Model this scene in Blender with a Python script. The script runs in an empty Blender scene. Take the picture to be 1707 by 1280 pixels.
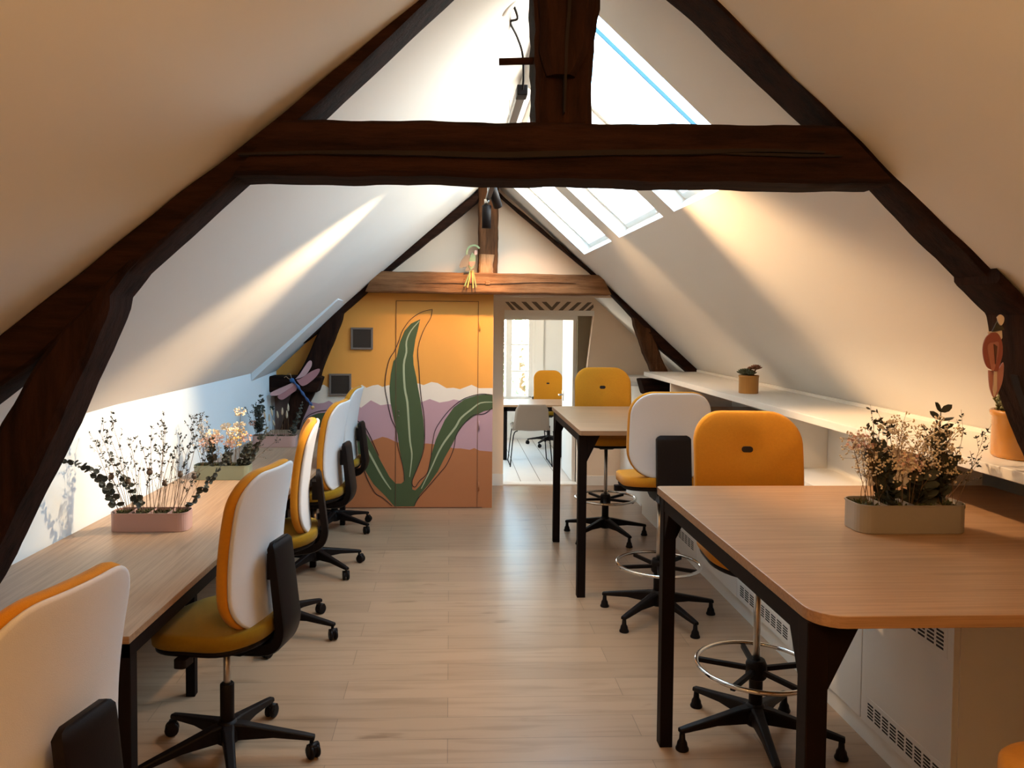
import bpy, bmesh, math, random
from mathutils import Vector, Matrix
PI=math.pi; R=math.radians
C=bpy.context.scene.collection
# ------------------------------------------------------------ camera
sc=bpy.context.scene
cd=bpy.data.cameras.new('camera'); cam=bpy.data.objects.new('camera',cd); C.objects.link(cam)
sc.camera=cam
H=1.73
YAW,PITCH,ROLL=R(2.55),R(2.16),R(.45)
fw=Vector((math.sin(YAW)*math.cos(PITCH),math.cos(YAW)*math.cos(PITCH),-math.sin(PITCH)))
rt=Vector((math.cos(YAW),-math.sin(YAW),0)); up=rt.cross(fw)
r2=math.cos(ROLL)*rt+math.sin(ROLL)*up; u2=-math.sin(ROLL)*rt+math.cos(ROLL)*up
mw=Matrix.Identity(4)
for i in range(3):
    mw[i][0]=r2[i]; mw[i][1]=u2[i]; mw[i][2]=-fw[i]
mw[2][3]=H
cam.matrix_world=mw
cd.sensor_width=36; cd.lens=1300/1707*36
cd.shift_x=(853.5-808)/1707; cd.shift_y=-(640-580)/1707
cd.clip_start=.02
# ------------------------------------------------------------ world, exposure
w=bpy.data.worlds.new('world'); sc.world=w; w.use_nodes=True
bg=w.node_tree.nodes['Background']; wt=w.node_tree
tcw=wt.nodes.new('ShaderNodeTexCoord'); sp_=wt.nodes.new('ShaderNodeSeparateXYZ'); rw=wt.nodes.new('ShaderNodeValToRGB')
wt.links.new(tcw.outputs['Generated'],sp_.inputs[0]); wt.links.new(sp_.outputs[2],rw.inputs[0]); wt.links.new(rw.outputs[0],bg.inputs[0])
rw.color_ramp.elements[0].position=.03; rw.color_ramp.elements[0].color=(1,.88,.70,1)
rw.color_ramp.elements[1].position=.26; rw.color_ramp.elements[1].color=(.28,.46,.61,1)
bg.inputs[1].default_value=20
sc.view_settings.view_transform='Standard'; sc.view_settings.look='None'; sc.view_settings.gamma=1
sc.view_settings.use_curve_mapping=False; sc.view_settings.exposure=-0.1
# ------------------------------------------------------------ lights
def spot(loc,to,e,size,blend=.6,col=(1,.72,.42),rad=.03):
    l=bpy.data.lights.new('spot_lamp','SPOT'); l.energy=e; l.spot_size=R(size); l.spot_blend=blend; l.color=col; l.shadow_soft_size=rad
    o=bpy.data.objects.new('spot_lamp',l); C.objects.link(o); o.location=loc
    o.rotation_euler=(Vector(to)-Vector(loc)).to_track_quat('-Z','Y').to_euler(); return o
def point(loc,e,col=(1,.7,.4),rad=.06):
    l=bpy.data.lights.new('bulb','POINT'); l.energy=e; l.color=col; l.shadow_soft_size=rad
    o=bpy.data.objects.new('bulb',l); C.objects.link(o); o.location=loc; return o
def portal(loc,rot,sx,sy):
    l=bpy.data.lights.new('portal','AREA'); l.shape='RECTANGLE'; l.size=sx; l.size_y=sy; l.cycles.is_portal=True
    o=bpy.data.objects.new('portal',l); C.objects.link(o); o.location=loc; o.rotation_euler=rot; return o
WARM=(1,.66,.36)
# warm spotlights of the ridge rail (their heads hang behind the near tie beam), the last one added
spot((.18,4.2,2.52),(-1.68,4.25,.95),430,52,.9)
spot((.28,6.25,2.45),(.05,7.07,1.45),90,80,.9,(1,.56,.23))
spot((.38,6.1,2.62),(1.0,8.0,.9),75,60,.9,(1,.64,.36))
spot((.42,3.7,2.55),(2.0,3.1,1.35),230,62,.8,(1,.62,.31))
spot((.42,4.9,2.55),(1.9,5.8,1.2),75,50,.8,(1,.62,.31))
spot((.30,4.6,2.60),(-.2,4.3,0),70,85,.9,(1,.66,.38))  # downlight added to warm the aisle floor
# warm ceiling lamps on the camera side of the near truss
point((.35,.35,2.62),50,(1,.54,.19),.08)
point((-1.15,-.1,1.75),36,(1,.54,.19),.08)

# ------------------------------------------------------------ materials
def mat(name,col,rough=.6,metal=0,bump=0,bscale=60,noise=0,nscale=8,spec=.5,sheen=0,stretch=(1,1,1),coat=0):
    m=bpy.data.materials.new(name); m.use_nodes=True; nt=m.node_tree; b=nt.nodes['Principled BSDF']
    b.inputs['Base Color'].default_value=(*col,1); b.inputs['Roughness'].default_value=rough; b.inputs['Metallic'].default_value=metal
    b.inputs['Specular IOR Level'].default_value=spec
    if sheen: b.inputs['Sheen Weight'].default_value=sheen
    if coat: b.inputs['Coat Weight'].default_value=coat
    tc=nt.nodes.new('ShaderNodeTexCoord'); mp=nt.nodes.new('ShaderNodeMapping'); mp.inputs['Scale'].default_value=stretch
    nt.links.new(tc.outputs['Object'],mp.inputs['Vector'])
    n=nt.nodes.new('ShaderNodeTexNoise'); n.inputs['Scale'].default_value=nscale; n.inputs['Detail'].default_value=5
    nt.links.new(mp.outputs[0],n.inputs['Vector'])
    mx=nt.nodes.new('ShaderNodeMix'); mx.data_type='RGBA'
    mx.inputs[6].default_value=(*[c*(1-noise) for c in col],1); mx.inputs[7].default_value=(*[min(1,c*(1+noise*.6)) for c in col],1)
    nt.links.new(n.outputs['Fac'],mx.inputs[0]); nt.links.new(mx.outputs[2],b.inputs['Base Color'])
    if bump:
        n2=nt.nodes.new('ShaderNodeTexNoise'); n2.inputs['Scale'].default_value=bscale; n2.inputs['Detail'].default_value=4
        nt.links.new(mp.outputs[0],n2.inputs['Vector'])
        bp=nt.nodes.new('ShaderNodeBump'); bp.inputs['Strength'].default_value=bump; bp.inputs['Distance'].default_value=.01
        nt.links.new(n2.outputs['Fac'],bp.inputs['Height']); nt.links.new(bp.outputs[0],b.inputs['Normal'])
    return m
def ramp(nt,fac,stops):
    r=nt.nodes.new('ShaderNodeValToRGB'); e=r.color_ramp.elements
    while len(e)<len(stops): e.new(.5)
    for i,(p,c) in enumerate(stops): e[i].position=p; e[i].color=(*c,1)
    nt.links.new(fac,r.inputs[0]); return r.outputs[0]
def wood_floor():
    m=mat('oak_laminate',(.5,.35,.22),.29,spec=.55); nt=m.node_tree; b=nt.nodes['Principled BSDF']
    tc=[n for n in nt.nodes if n.type=='TEX_COORD'][0]
    br=nt.nodes.new('ShaderNodeTexBrick'); br.offset=.37; br.offset_frequency=2; br.inputs['Scale'].default_value=1
    br.inputs['Brick Width'].default_value=1.28; br.inputs['Row Height'].default_value=.175; br.inputs['Mortar Size'].default_value=.0016
    br.inputs['Mortar Smooth'].default_value=.3
    br.inputs['Color1'].default_value=(.40,.262,.165,1); br.inputs['Color2'].default_value=(.33,.215,.135,1); br.inputs['Mortar'].default_value=(.20,.13,.08,1)
    nt.links.new(tc.outputs['Object'],br.inputs['Vector'])
    mp=nt.nodes.new('ShaderNodeMapping'); mp.inputs['Scale'].default_value=(1.2,14,1); nt.links.new(tc.outputs['Object'],mp.inputs[0])
    n=nt.nodes.new('ShaderNodeTexNoise'); n.inputs['Scale'].default_value=1.6; n.inputs['Detail'].default_value=7; n.inputs['Distortion'].default_value=.6
    nt.links.new(mp.outputs[0],n.inputs['Vector'])
    g=ramp(nt,n.outputs['Fac'],[(.3,(.80,.77,.74)),(.5,(1,1,1)),(.75,(1.0,.99,.97))])
    mp2=nt.nodes.new('ShaderNodeMapping'); mp2.inputs['Scale'].default_value=(2.2,9,1); nt.links.new(tc.outputs['Object'],mp2.inputs[0])
    n2=nt.nodes.new('ShaderNodeTexNoise'); n2.inputs['Scale'].default_value=1.1; n2.inputs['Detail'].default_value=3; nt.links.new(mp2.outputs[0],n2.inputs['Vector'])
    k=ramp(nt,n2.outputs['Fac'],[(.0,(1,1,1)),(.66,(1,1,1)),(.74,(.62,.56,.5))])
    a=nt.nodes.new('ShaderNodeMix'); a.data_type='RGBA'; a.blend_type='MULTIPLY'; a.inputs[0].default_value=1
    nt.links.new(br.outputs['Color'],a.inputs[6]); nt.links.new(g,a.inputs[7])
    a2=nt.nodes.new('ShaderNodeMix'); a2.data_type='RGBA'; a2.blend_type='MULTIPLY'; a2.inputs[0].default_value=1
    nt.links.new(a.outputs[2],a2.inputs[6]); nt.links.new(k,a2.inputs[7])
    nt.links.new(a2.outputs[2],b.inputs['Base Color'])
    bp=nt.nodes.new('ShaderNodeBump'); bp.inputs['Strength'].default_value=.12; bp.inputs['Distance'].default_value=.004
    nt.links.new(n.outputs['Fac'],bp.inputs['Height']); nt.links.new(bp.outputs[0],b.inputs['Normal'])
    return m
def grain(name,c1,c2,along,rough=.42,fine=95):
    m=mat(name,c1,rough); nt=m.node_tree; b=nt.nodes['Principled BSDF']
    tc=[n for n in nt.nodes if n.type=='TEX_COORD'][0]
    mp=nt.nodes.new('ShaderNodeMapping'); s={'x':(2.5,fine,fine),'y':(fine,2.5,fine),'z':(fine,fine,3)}[along]; mp.inputs['Scale'].default_value=s
    nt.links.new(tc.outputs['Object'],mp.inputs[0])
    n=nt.nodes.new('ShaderNodeTexNoise'); n.inputs['Scale'].default_value=1; n.inputs['Detail'].default_value=6; n.inputs['Roughness'].default_value=.65
    nt.links.new(mp.outputs[0],n.inputs['Vector'])
    nt.links.new(ramp(nt,n.outputs['Fac'],[(.32,c2),(.62,c1)]),b.inputs['Base Color'])
    return m
def old_wood(name,c1,c2,along='x',rough=.88):
    m=grain(name,c1,c2,along,rough,fine=22); nt=m.node_tree; b=nt.nodes['Principled BSDF']; b.inputs['Specular IOR Level'].default_value=.12
    tc=[n for n in nt.nodes if n.type=='TEX_COORD'][0]
    mp=nt.nodes.new('ShaderNodeMapping'); mp.inputs['Scale'].default_value={'x':(1.5,18,18),'z':(18,18,1.5),'y':(18,1.5,18)}[along]
    nt.links.new(tc.outputs['Object'],mp.inputs[0])
    n=nt.nodes.new('ShaderNodeTexNoise'); n.inputs['Scale'].default_value=2; n.inputs['Detail'].default_value=8; n.inputs['Roughness'].default_value=.7
    nt.links.new(mp.outputs[0],n.inputs['Vector'])
    bp=nt.nodes.new('ShaderNodeBump'); bp.inputs['Strength'].default_value=.7; bp.inputs['Distance'].default_value=.02
    nt.links.new(n.outputs['Fac'],bp.inputs['Height']); nt.links.new(bp.outputs[0],b.inputs['Normal'])
    return m
def fabric(name,col,sheen=.35):
    return mat(name,col,.9,bump=.25,bscale=450,noise=.10,nscale=90,spec=.15,sheen=sheen)
def glass():
    m=bpy.data.materials.new('window_glass'); m.use_nodes=True; nt=m.node_tree; o=nt.nodes['Material Output']; nt.nodes.remove(nt.nodes['Principled BSDF'])
    t=nt.nodes.new('ShaderNodeBsdfTransparent'); g=nt.nodes.new('ShaderNodeBsdfGlossy'); g.inputs['Roughness'].default_value=.02
    mx=nt.nodes.new('ShaderNodeMixShader'); mx.inputs[0].default_value=.03
    t.inputs[0].default_value=(.96,.98,.98,1)
    nt.links.new(t.outputs[0],mx.inputs[1]); nt.links.new(g.outputs[0],mx.inputs[2]); nt.links.new(mx.outputs[0],o.inputs[0])
    return m
def emis(name,col,s):
    m=bpy.data.materials.new(name); m.use_nodes=True; b=m.node_tree.nodes['Principled BSDF']
    b.inputs['Base Color'].default_value=(*col,1); b.inputs['Emission Color'].default_value=(*col,1); b.inputs['Emission Strength'].default_value=s; return m
PLASTER=mat('white_plaster',(.79,.77,.735),.85,bump=.06,bscale=14,noise=.02,nscale=3,spec=.2)
PLASTERBLUE=mat('pale_blue_white_paint',(.70,.76,.80),.8,bump=.05,bscale=14,noise=.02,nscale=3,spec=.2)
CREAM=mat('cream_plaster',(.80,.64,.49),.85,bump=.06,bscale=14,noise=.02,nscale=3,spec=.2)
WHITE=mat('white_lacquer',(.80,.765,.71),.5,noise=.01)
FLOOR=wood_floor()
DARKW=old_wood('dark_old_oak',(.030,.011,.006),(.008,.003,.0018),'x')
DARKWZ=old_wood('dark_old_oak_upright',(.030,.011,.006),(.008,.003,.0018),'z')
MIDW=old_wood('brown_old_oak',(.26,.125,.055),(.12,.05,.02),'x')
MIDWZ=old_wood('brown_old_oak_upright',(.11,.045,.018),(.035,.014,.006),'z')
BAREW=old_wood('bare_oak',(.36,.2,.1),(.2,.1,.045),'z')
CRACK=mat('wood_crack',(.008,.003,.002),.95)
DESKY=grain('desk_oak_veneer',(.40,.26,.165),(.28,.175,.11),'y',.42)
DESKX=grain('table_oak_veneer',(.42,.245,.13),(.29,.16,.08),'x',.40)
EDGE=grain('ply_edge',(.36,.21,.115),(.25,.14,.07),'x',.5)
BLACK=mat('black_steel',(.006,.0025,.002),.6,noise=.1,spec=.13)
PLAST=mat('black_plastic',(.007,.004,.0035),.5,bump=.05,bscale=300,noise=.05,spec=.16)
CHROME=mat('chrome',(.75,.73,.70),.12,metal=1,noise=.02)
STEEL=mat('brushed_steel',(.5,.46,.42),.28,metal=1,noise=.05)
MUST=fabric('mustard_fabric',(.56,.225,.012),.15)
MUST_SHADE=fabric('shaded_mustard_fabric',(.26,.14,.006),.08)  # mustard cloth of the desk chair seats, shadow put into the colour
SHELL=mat('pale_grey_shell',(.66,.63,.62),.75,bump=.12,bscale=500,noise=.03,nscale=120,spec=.2)
SLOT=mat('slot_black',(.01,.005,.004),.7)
M_OR=mat('mural_orange',(.72,.32,.055),.7,noise=.04,nscale=5); M_WH=mat('mural_white',(.76,.68,.58),.7,noise=.03)
M_LI=mat('mural_lilac',(.47,.29,.33),.7,noise=.03); M_TE=mat('mural_terracotta',(.42,.155,.055),.7,noise=.04)
M_GR=mat('mural_green',(.055,.085,.030),.7,noise=.06); M_VE=mat('mural_vein',(.36,.40,.25),.7); M_BK=mat('mural_black_line',(.025,.008,.01),.6)
PINK=mat('pink_enamel',(.46,.29,.26),.45,noise=.02); GREEN=mat('sage_enamel',(.18,.205,.15),.45,noise=.02); GREY=mat('grey_enamel',(.27,.235,.20),.42,noise=.03)
SOIL=mat('moss_soil',(.03,.025,.012),.95,bump=.8,bscale=120,noise=.5,nscale=60)
MOSS=mat('moss',(.07,.075,.025),.95,noise=.4,nscale=90)
LEAFD=mat('dried_leaf_dark',(.045,.05,.038),.7,noise=.35,nscale=40); LEAFB=mat('dried_leaf_brown',(.13,.10,.05),.7,noise=.3,nscale=40)
STEM=mat('dry_stem',(.17,.095,.045),.8,noise=.3); STEMG=mat('dry_stem_dark',(.06,.045,.03),.8,noise=.3)
POD=mat('poppy_pod',(.17,.12,.085),.7,noise=.3,nscale=60); BLOOM=mat('cream_bloom',(.80,.66,.47),.8,noise=.15,nscale=80); BLOOMP=mat('blush_bloom',(.78,.50,.40),.8,noise=.15,nscale=80)
BLOOMY=mat('yellow_bloom',(.75,.52,.20),.8,noise=.15,nscale=80); TAIL=mat('bunny_tail',(.62,.52,.38),.95,bump=.8,bscale=400,noise=.2,nscale=150)
OCHRE=mat('ochre_glaze',(.52,.215,.022),.22,noise=.12,nscale=12,coat=.5)
OCHRE2=mat('ochre_ribbed_glaze',(.46,.215,.045),.45,noise=.15,nscale=30,stretch=(3,3,.2))
SUCC=mat('succulent_green',(.075,.085,.045),.5,noise=.3,nscale=30); SUCR=mat('succulent_red',(.26,.11,.06),.5,noise=.3,nscale=30)
SUCL=mat('stonecrop_green',(.16,.15,.05),.5,noise=.3,nscale=30)
VENT=mat('vent_mesh',(.035,.022,.014),.6); VENTF=mat('vent_frame',(.15,.12,.10),.45)
GLASS=glass()
GASKET=mat('blue_gasket',(.02,.12,.22),.4)
GREYPL=mat('taupe_plastic',(.23,.165,.12),.5,noise=.02)
# ------------------------------------------------------------ mesh builder
class MB:
    def __init__(s): s.v=[];s.f=[];s.m=[];s.sm=[]
    def add(s,vs,fs,m=0,smooth=False,T=None):
        o=len(s.v)
        for p in vs:
            p=Vector(p); s.v.append(tuple(T@p if T is not None else p))
        for f in fs: s.f.append([o+i for i in f]); s.m.append(m); s.sm.append(smooth)
    def box(s,x0,x1,y0,y1,z0,z1,m=0,T=None):
        s.add([(x0,y0,z0),(x1,y0,z0),(x1,y1,z0),(x0,y1,z0),(x0,y0,z1),(x1,y0,z1),(x1,y1,z1),(x0,y1,z1)],
              [(0,3,2,1),(4,5,6,7),(0,1,5,4),(1,2,6,5),(2,3,7,6),(3,0,4,7)],m,False,T)
    def prism(s,pts,a,b,axis='y',m=0,msides=None,T=None):
        """polygon pts extruded along axis from a to b"""
        n=len(pts)
        def P(p,t):
            return {'y':(p[0],t,p[1]),'z':(p[0],p[1],t),'x':(t,p[0],p[1])}[axis]
        vs=[P(p,a) for p in pts]+[P(p,b) for p in pts]
        area=sum(pts[i][0]*pts[(i+1)%n][1]-pts[(i+1)%n][0]*pts[i][1] for i in range(n))
        base=list(range(n)); top=list(range(n,2*n))
        flip=(area>0)!=(axis=='y') 
        if (b<a): flip=not flip
        fs=[(base[::-1] if flip else base),(top if flip else top[::-1])]
        sd=[]
        for i in range(n):
            j=(i+1)%n; q=[i,j,n+j,n+i]; sd.append(q if flip else q[::-1])
        s.add(vs,fs,m,False,T); o=len(s.v)-2*n
        for q in sd: s.f.append([o+i for i in q]); s.m.append(m if msides is None else msides); s.sm.append(False)
    def tube(s,pts,rad,seg=8,m=0,cap=True,smooth=True,T=None,flat=1.0):
        pts=[Vector(p) for p in pts]; n=len(pts)
        if not hasattr(rad,'__len__'): rad=[rad]*n
        t0=(pts[1]-pts[0]).normalized(); a=Vector((0,0,1)) if abs(t0.z)<.9 else Vector((1,0,0))
        u=t0.cross(a).normalized(); vs=[]
        for i,p in enumerate(pts):
            t=(pts[min(i+1,n-1)]-pts[max(i-1,0)]).normalized()
            u=(u-t*u.dot(t)).normalized(); w_=t.cross(u)
            for k in range(seg):
                an=2*PI*k/seg; vs.append(p+(u*math.cos(an)+w_*math.sin(an)*flat)*rad[i])
        fs=[]
        for i in range(n-1):
            for k in range(seg):
                k2=(k+1)%seg; fs.append((i*seg+k,i*seg+k2,(i+1)*seg+k2,(i+1)*seg+k))
        s.add(vs,fs,m,smooth,T)
        if cap:
            o=len(s.v)-n*seg
            s.f.append([o+k for k in range(seg)][::-1]); s.m.append(m); s.sm.append(False)
            s.f.append([o+(n-1)*seg+k for k in range(seg)]); s.m.append(m); s.sm.append(False)
    def lathe(s,prof,seg=20,m=0,smooth=True,T=None,closed=False):
        vs=[];fs=[];n=len(prof)
        for r,z in prof:
            for k in range(seg): a=2*PI*k/seg; vs.append((r*math.cos(a),r*math.sin(a),z))
        for i in range(n-1):
            for k in range(seg):
                k2=(k+1)%seg; fs.append((i*seg+k,i*seg+k2,(i+1)*seg+k2,(i+1)*seg+k))
        s.add(vs,fs,m,smooth,T); o=len(s.v)-n*seg
        if not closed:
            s.f.append([o+k for k in range(seg)][::-1]); s.m.append(m); s.sm.append(False)
            s.f.append([o+(n-1)*seg+k for k in range(seg)]); s.m.append(m); s.sm.append(False)
    def ball(s,c,r,m=0,seg=8,rings=5,sz=1,T=None):
        c=Vector(c); vs=[c+Vector((0,0,-r*sz))]
        for i in range(1,rings):
            t=PI*i/rings
            for k in range(seg): a=2*PI*k/seg; vs.append(c+Vector((r*math.sin(t)*math.cos(a),r*math.sin(t)*math.sin(a),-r*sz*math.cos(t))))
        vs.append(c+Vector((0,0,r*sz))); fs=[]
        for k in range(seg): fs.append((0,1+(k+1)%seg,1+k))
        for i in range(rings-2):
            for k in range(seg): a=1+i*seg; k2=(k+1)%seg; fs.append((a+k,a+k2,a+seg+k2,a+seg+k))
        a=1+(rings-2)*seg
        for k in range(seg): fs.append((a+k,a+(k+1)%seg,len(vs)-1))
        s.add(vs,fs,m,True,T)
    def leaf(s,p,d,n,L,W,m=0,cup=.15):
        d=Vector(d).normalized(); n=Vector(n); n=(n-d*n.dot(d)); n=n.normalized() if n.length>1e-4 else d.orthogonal().normalized()
        sd=d.cross(n); p=Vector(p); vs=[p]
        for t,wd in ((.2,.7),(.5,1),(.8,.72)):
            for q in (-1,0,1): vs.append(p+d*L*t+sd*q*W*.5*wd+n*(W*cup*(abs(q)-.5)))
        vs.append(p+d*L)
        fs=[(0,2,1),(0,3,2),(1,2,5,4),(2,3,6,5),(4,5,8,7),(5,6,9,8),(7,8,10),(8,9,10)]
        s.add(vs,fs,m,True)
    def build(s,name,mats,parent=None,bevel=0,tri=False,sub=0):
        me=bpy.data.meshes.new(name); me.from_pydata(s.v,[],s.f)
        if not isinstance(mats,(list,tuple)): mats=[mats]
        for q in mats: me.materials.append(q)
        me.polygons.foreach_set('material_index',s.m); me.polygons.foreach_set('use_smooth',s.sm)
        o=bpy.data.objects.new(name,me); C.objects.link(o)
        bm=bmesh.new(); bm.from_mesh(me)
        if tri: bmesh.ops.triangulate(bm,faces=[f for f in bm.faces if len(f.verts)>4])
        bmesh.ops.recalc_face_normals(bm,faces=bm.faces)
        bm.to_mesh(me); bm.free(); me.update()
        if bevel:
            b=o.modifiers.new('b','BEVEL'); b.width=bevel; b.segments=2; b.limit_method='ANGLE'; b.angle_limit=R(40)
        if parent: o.parent=parent
        return o
def thing(name,label,cat,loc=(0,0,0),rz=0,group=None):
    o=bpy.data.objects.new(name,None); C.objects.link(o); o.location=loc; o.rotation_euler=(0,0,rz); o.empty_display_size=.1
    return tag(o,label,cat,group)
def tag(o,label,cat,group=None):
    o['label']=label; o['category']=cat
    if group: o['group']=group
    return o
def struct(o,label=None):
    o['kind']='structure'
    if label: o['label']=label
    return o
def dup(root,loc=None,rz=None,label=None,group=None):
    r=root.copy(); C.objects.link(r)
    if loc: r.location=loc
    if rz is not None: r.rotation_euler=(0,0,rz)
    if label: r['label']=label
    if group: r['group']=group
    for ch in list(root.children):
        c=ch.copy(); C.objects.link(c); c.parent=r
        for g in list(ch.children):
            d=g.copy(); C.objects.link(d); d.parent=c
    return r
WHITE_TOP=[(-1.787,0.964),(-1.406,0.965),(-1.239,1.011),(-1.199,1.079),(-1.159,1.114),(-1.136,1.124),(-1.088,1.095),(-1.048,1.076),(-0.928,1.096),(-0.84,1.093),(-0.792,1.124),(-0.752,1.097),(-0.696,1.118),(-0.648,1.125),(-0.608,1.105),(-0.552,1.122),(-0.496,1.098),(-0.383,1.111),(-0.287,1.139),(-0.238,1.123),(-0.166,1.152),(-0.11,1.143),(-0.029,1.096),(0.036,1.1),(0.093,1.087),(0.198,1.128),(0.263,1.097),(0.401,1.098)]
LILAC_TOP=[(-1.787,0.9),(-1.406,0.917),(-1.295,0.934),(-1.247,0.966),(-1.183,0.953),(-1.136,0.958),(-1.088,0.979),(-1.04,0.95),(-0.992,0.954),(-0.848,0.943),(-0.8,0.916),(-0.712,0.984),(-0.624,0.939),(-0.559,0.949),(-0.447,0.936),(-0.254,0.969),(-0.181,0.997),(-0.092,0.965),(-0.012,0.978),(0.037,0.994),(0.093,0.983),(0.199,0.954),(0.402,0.939)]
TERRA_TOP=[(-1.788,0.481),(-1.088,0.514),(-0.928,0.546),(-0.767,0.579),(-0.695,0.619),(-0.607,0.652),(-0.558,0.641),(-0.478,0.603),(-0.349,0.579),(-0.204,0.592),(-0.155,0.587),(-0.042,0.571),(0.04,0.547),(0.104,0.547),(0.186,0.534),(0.226,0.55),(0.275,0.527),(0.406,0.517)]
LEAF=[(-0.27,1.72),(-0.289,1.631),(-0.313,1.535),(-0.333,1.389),(-0.328,1.309),(-0.303,1.196),(-0.287,1.099),(-0.262,0.969),(-0.237,0.807),(-0.228,0.66),(-0.236,0.546),(-0.267,0.416),(-0.307,0.318),(-0.339,0.237),(-0.334,0.171),(-0.307,0.163),(-0.266,0.204),(-0.202,0.302),(-0.171,0.465),(-0.123,0.628),(-0.043,0.807),(0.037,0.921),(0.134,0.995),(0.247,1.032),(0.328,1.041),(0.39,1.031),(0.391,0.906),(0.313,0.889),(0.216,0.84),(0.135,0.775),(0.079,0.693),(0.023,0.579),(-0.041,0.465),(-0.105,0.334),(-0.185,0.22),(-0.266,0.122),(-0.317,0.016),(-0.495,0.016),(-0.573,0.106),(-0.686,0.221),(-0.775,0.367),(-0.839,0.546),(-0.872,0.708),(-0.896,0.813),(-0.848,0.797),(-0.767,0.708),(-0.703,0.595),(-0.622,0.432),(-0.541,0.286),(-0.485,0.225),(-0.436,0.225),(-0.412,0.245),(-0.412,0.318),(-0.429,0.416),(-0.454,0.546),(-0.47,0.676),(-0.503,0.806),(-0.535,0.968),(-0.544,1.098),(-0.531,1.227),(-0.509,1.34),(-0.481,1.372),(-0.449,1.518),(-0.409,1.614),(-0.354,1.679)]
LEAF2=[(-1.343,0.732),(-1.327,0.772),(-1.263,0.834),(-1.183,0.866),(-1.088,0.874),(-0.992,0.846),(-0.896,0.797),(-0.899,0.708),(-0.992,0.724),(-1.12,0.748),(-1.215,0.724),(-1.295,0.7)]
VEINS=[[(-0.277,1.704),(-0.353,1.615),(-0.393,1.518),(-0.393,1.421),(-0.416,1.308),(-0.407,1.098),(-0.383,0.969),(-0.369,0.774),(-0.357,0.612),(-0.34,0.498),(-0.348,0.383),(-0.36,0.286)],[(-0.864,0.757),(-0.799,0.644),(-0.703,0.465),(-0.606,0.286),(-0.528,0.172)],[(-0.253,0.179),(-0.17,0.351),(-0.106,0.498),(-0.042,0.612),(0.055,0.742),(0.103,0.824),(0.199,0.905),(0.28,0.963),(0.39,0.971)]]
LINES=[[(-0.161,1.809),(-0.258,1.784),(-0.354,1.719),(-0.425,1.622),(-0.457,1.534),(-0.497,1.437),(-0.545,1.356),(-0.576,1.227),(-0.584,1.097),(-0.56,0.968),(-0.527,0.822),(-0.486,0.725),(-0.47,0.579),(-0.421,0.384),(-0.404,0.253)],[(-0.161,1.809),(-0.177,1.729),(-0.225,1.648),(-0.265,1.551),(-0.291,1.438),(-0.279,1.277),(-0.267,1.099),(-0.251,0.969),(-0.234,0.872),(-0.225,0.742),(-0.231,0.546),(-0.283,0.383),(-0.331,0.269),(-0.334,0.212),(-0.307,0.196),(-0.267,0.253),(-0.202,0.318),(-0.17,0.449),(-0.155,0.579),(-0.131,0.709),(-0.075,0.807),(0.005,0.905),(0.102,0.986),(0.198,1.027),(0.296,1.046),(0.39,1.036)],[(0.391,0.919),(0.313,0.865),(0.216,0.853),(0.135,0.775),(0.063,0.677),(0.04,0.547),(-0.024,0.4),(-0.089,0.318),(-0.185,0.204),(-0.282,0.089),(-0.314,0.021)],[(-0.864,0.814),(-0.784,0.765),(-0.727,0.676),(-0.638,0.481)],[(-0.783,0.384),(-0.734,0.253),(-0.67,0.139),(-0.605,0.098),(-0.516,0.021)],[(-1.351,0.74),(-1.279,0.837),(-1.183,0.882),(-1.088,0.894)]]
T1_RL_UP=[(-1.431,1.522),(-1.236,1.68),(-0.991,1.877),(-0.812,2.022),(-0.558,2.223),(-0.353,2.394),(-0.139,2.576),(0.01,2.702)]
T1_RL_LO=[(-1.539,1.294),(-1.329,1.463),(-1.136,1.615),(-0.899,1.839),(-0.594,2.121),(-0.37,2.316),(-0.201,2.478),(0.002,2.676),(0.171,2.821)]
T1_PL_IN=[(-0.858,1.884),(-0.895,1.845),(-0.911,1.813),(-0.939,1.798),(-0.945,1.741),(-1.015,1.58),(-1.086,1.419),(-1.202,1.186),(-1.283,1.015),(-1.337,0.924),(-1.445,0.735),(-1.607,0.408),(-1.726,0.116)]
T1_PL_OUT=[(-0.886,1.886),(-1.058,1.706),(-1.137,1.61),(-1.19,1.515),(-1.231,1.44),(-1.306,1.273),(-1.424,1.006),(-1.558,0.72),(-1.71,0.434),(-1.795,0.23)]
T1_RR_UP=[(0.563,2.759),(0.726,2.631),(0.911,2.468),(1.212,2.222),(1.468,1.999),(1.665,1.836),(1.933,1.605)]
T1_RR_LO=[(0.513,2.831),(0.685,2.694),(0.867,2.519),(1.066,2.33),(1.287,2.132),(1.511,1.91),(1.59,1.84),(1.793,1.642),(1.981,1.464)]
T1_PR_IN=[(1.56,1.883),(1.659,1.793),(1.666,1.744),(1.666,1.697),(1.684,1.568),(1.713,1.495),(1.76,1.387),(1.806,1.274),(1.918,1.044),(2.135,0.559),(2.358,0.022)]
T1_PR_OUT=[(1.563,1.844),(1.668,1.753),(1.712,1.683),(1.734,1.58),(1.765,1.481),(1.853,1.304),(1.972,1.09),(2.177,0.636),(2.407,0.133)]
T2_RL_UP=[(-1.669,1.289),(-1.236,1.697),(-0.923,1.899),(-0.558,2.186),(-0.06,2.612),(0.254,2.863),(0.333,2.921)]
T2_RL_LO=[(-1.703,1.173),(-1.501,1.346),(-1.022,1.698),(-0.489,2.175),(-0.061,2.512),(0.244,2.768),(0.367,2.877)]
T2_PL_IN=[(-0.937,1.806),(-0.958,1.698),(-1.102,1.348),(-1.171,1.132),(-1.316,0.807),(-1.385,0.59),(-1.45,-0.008)]
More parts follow.
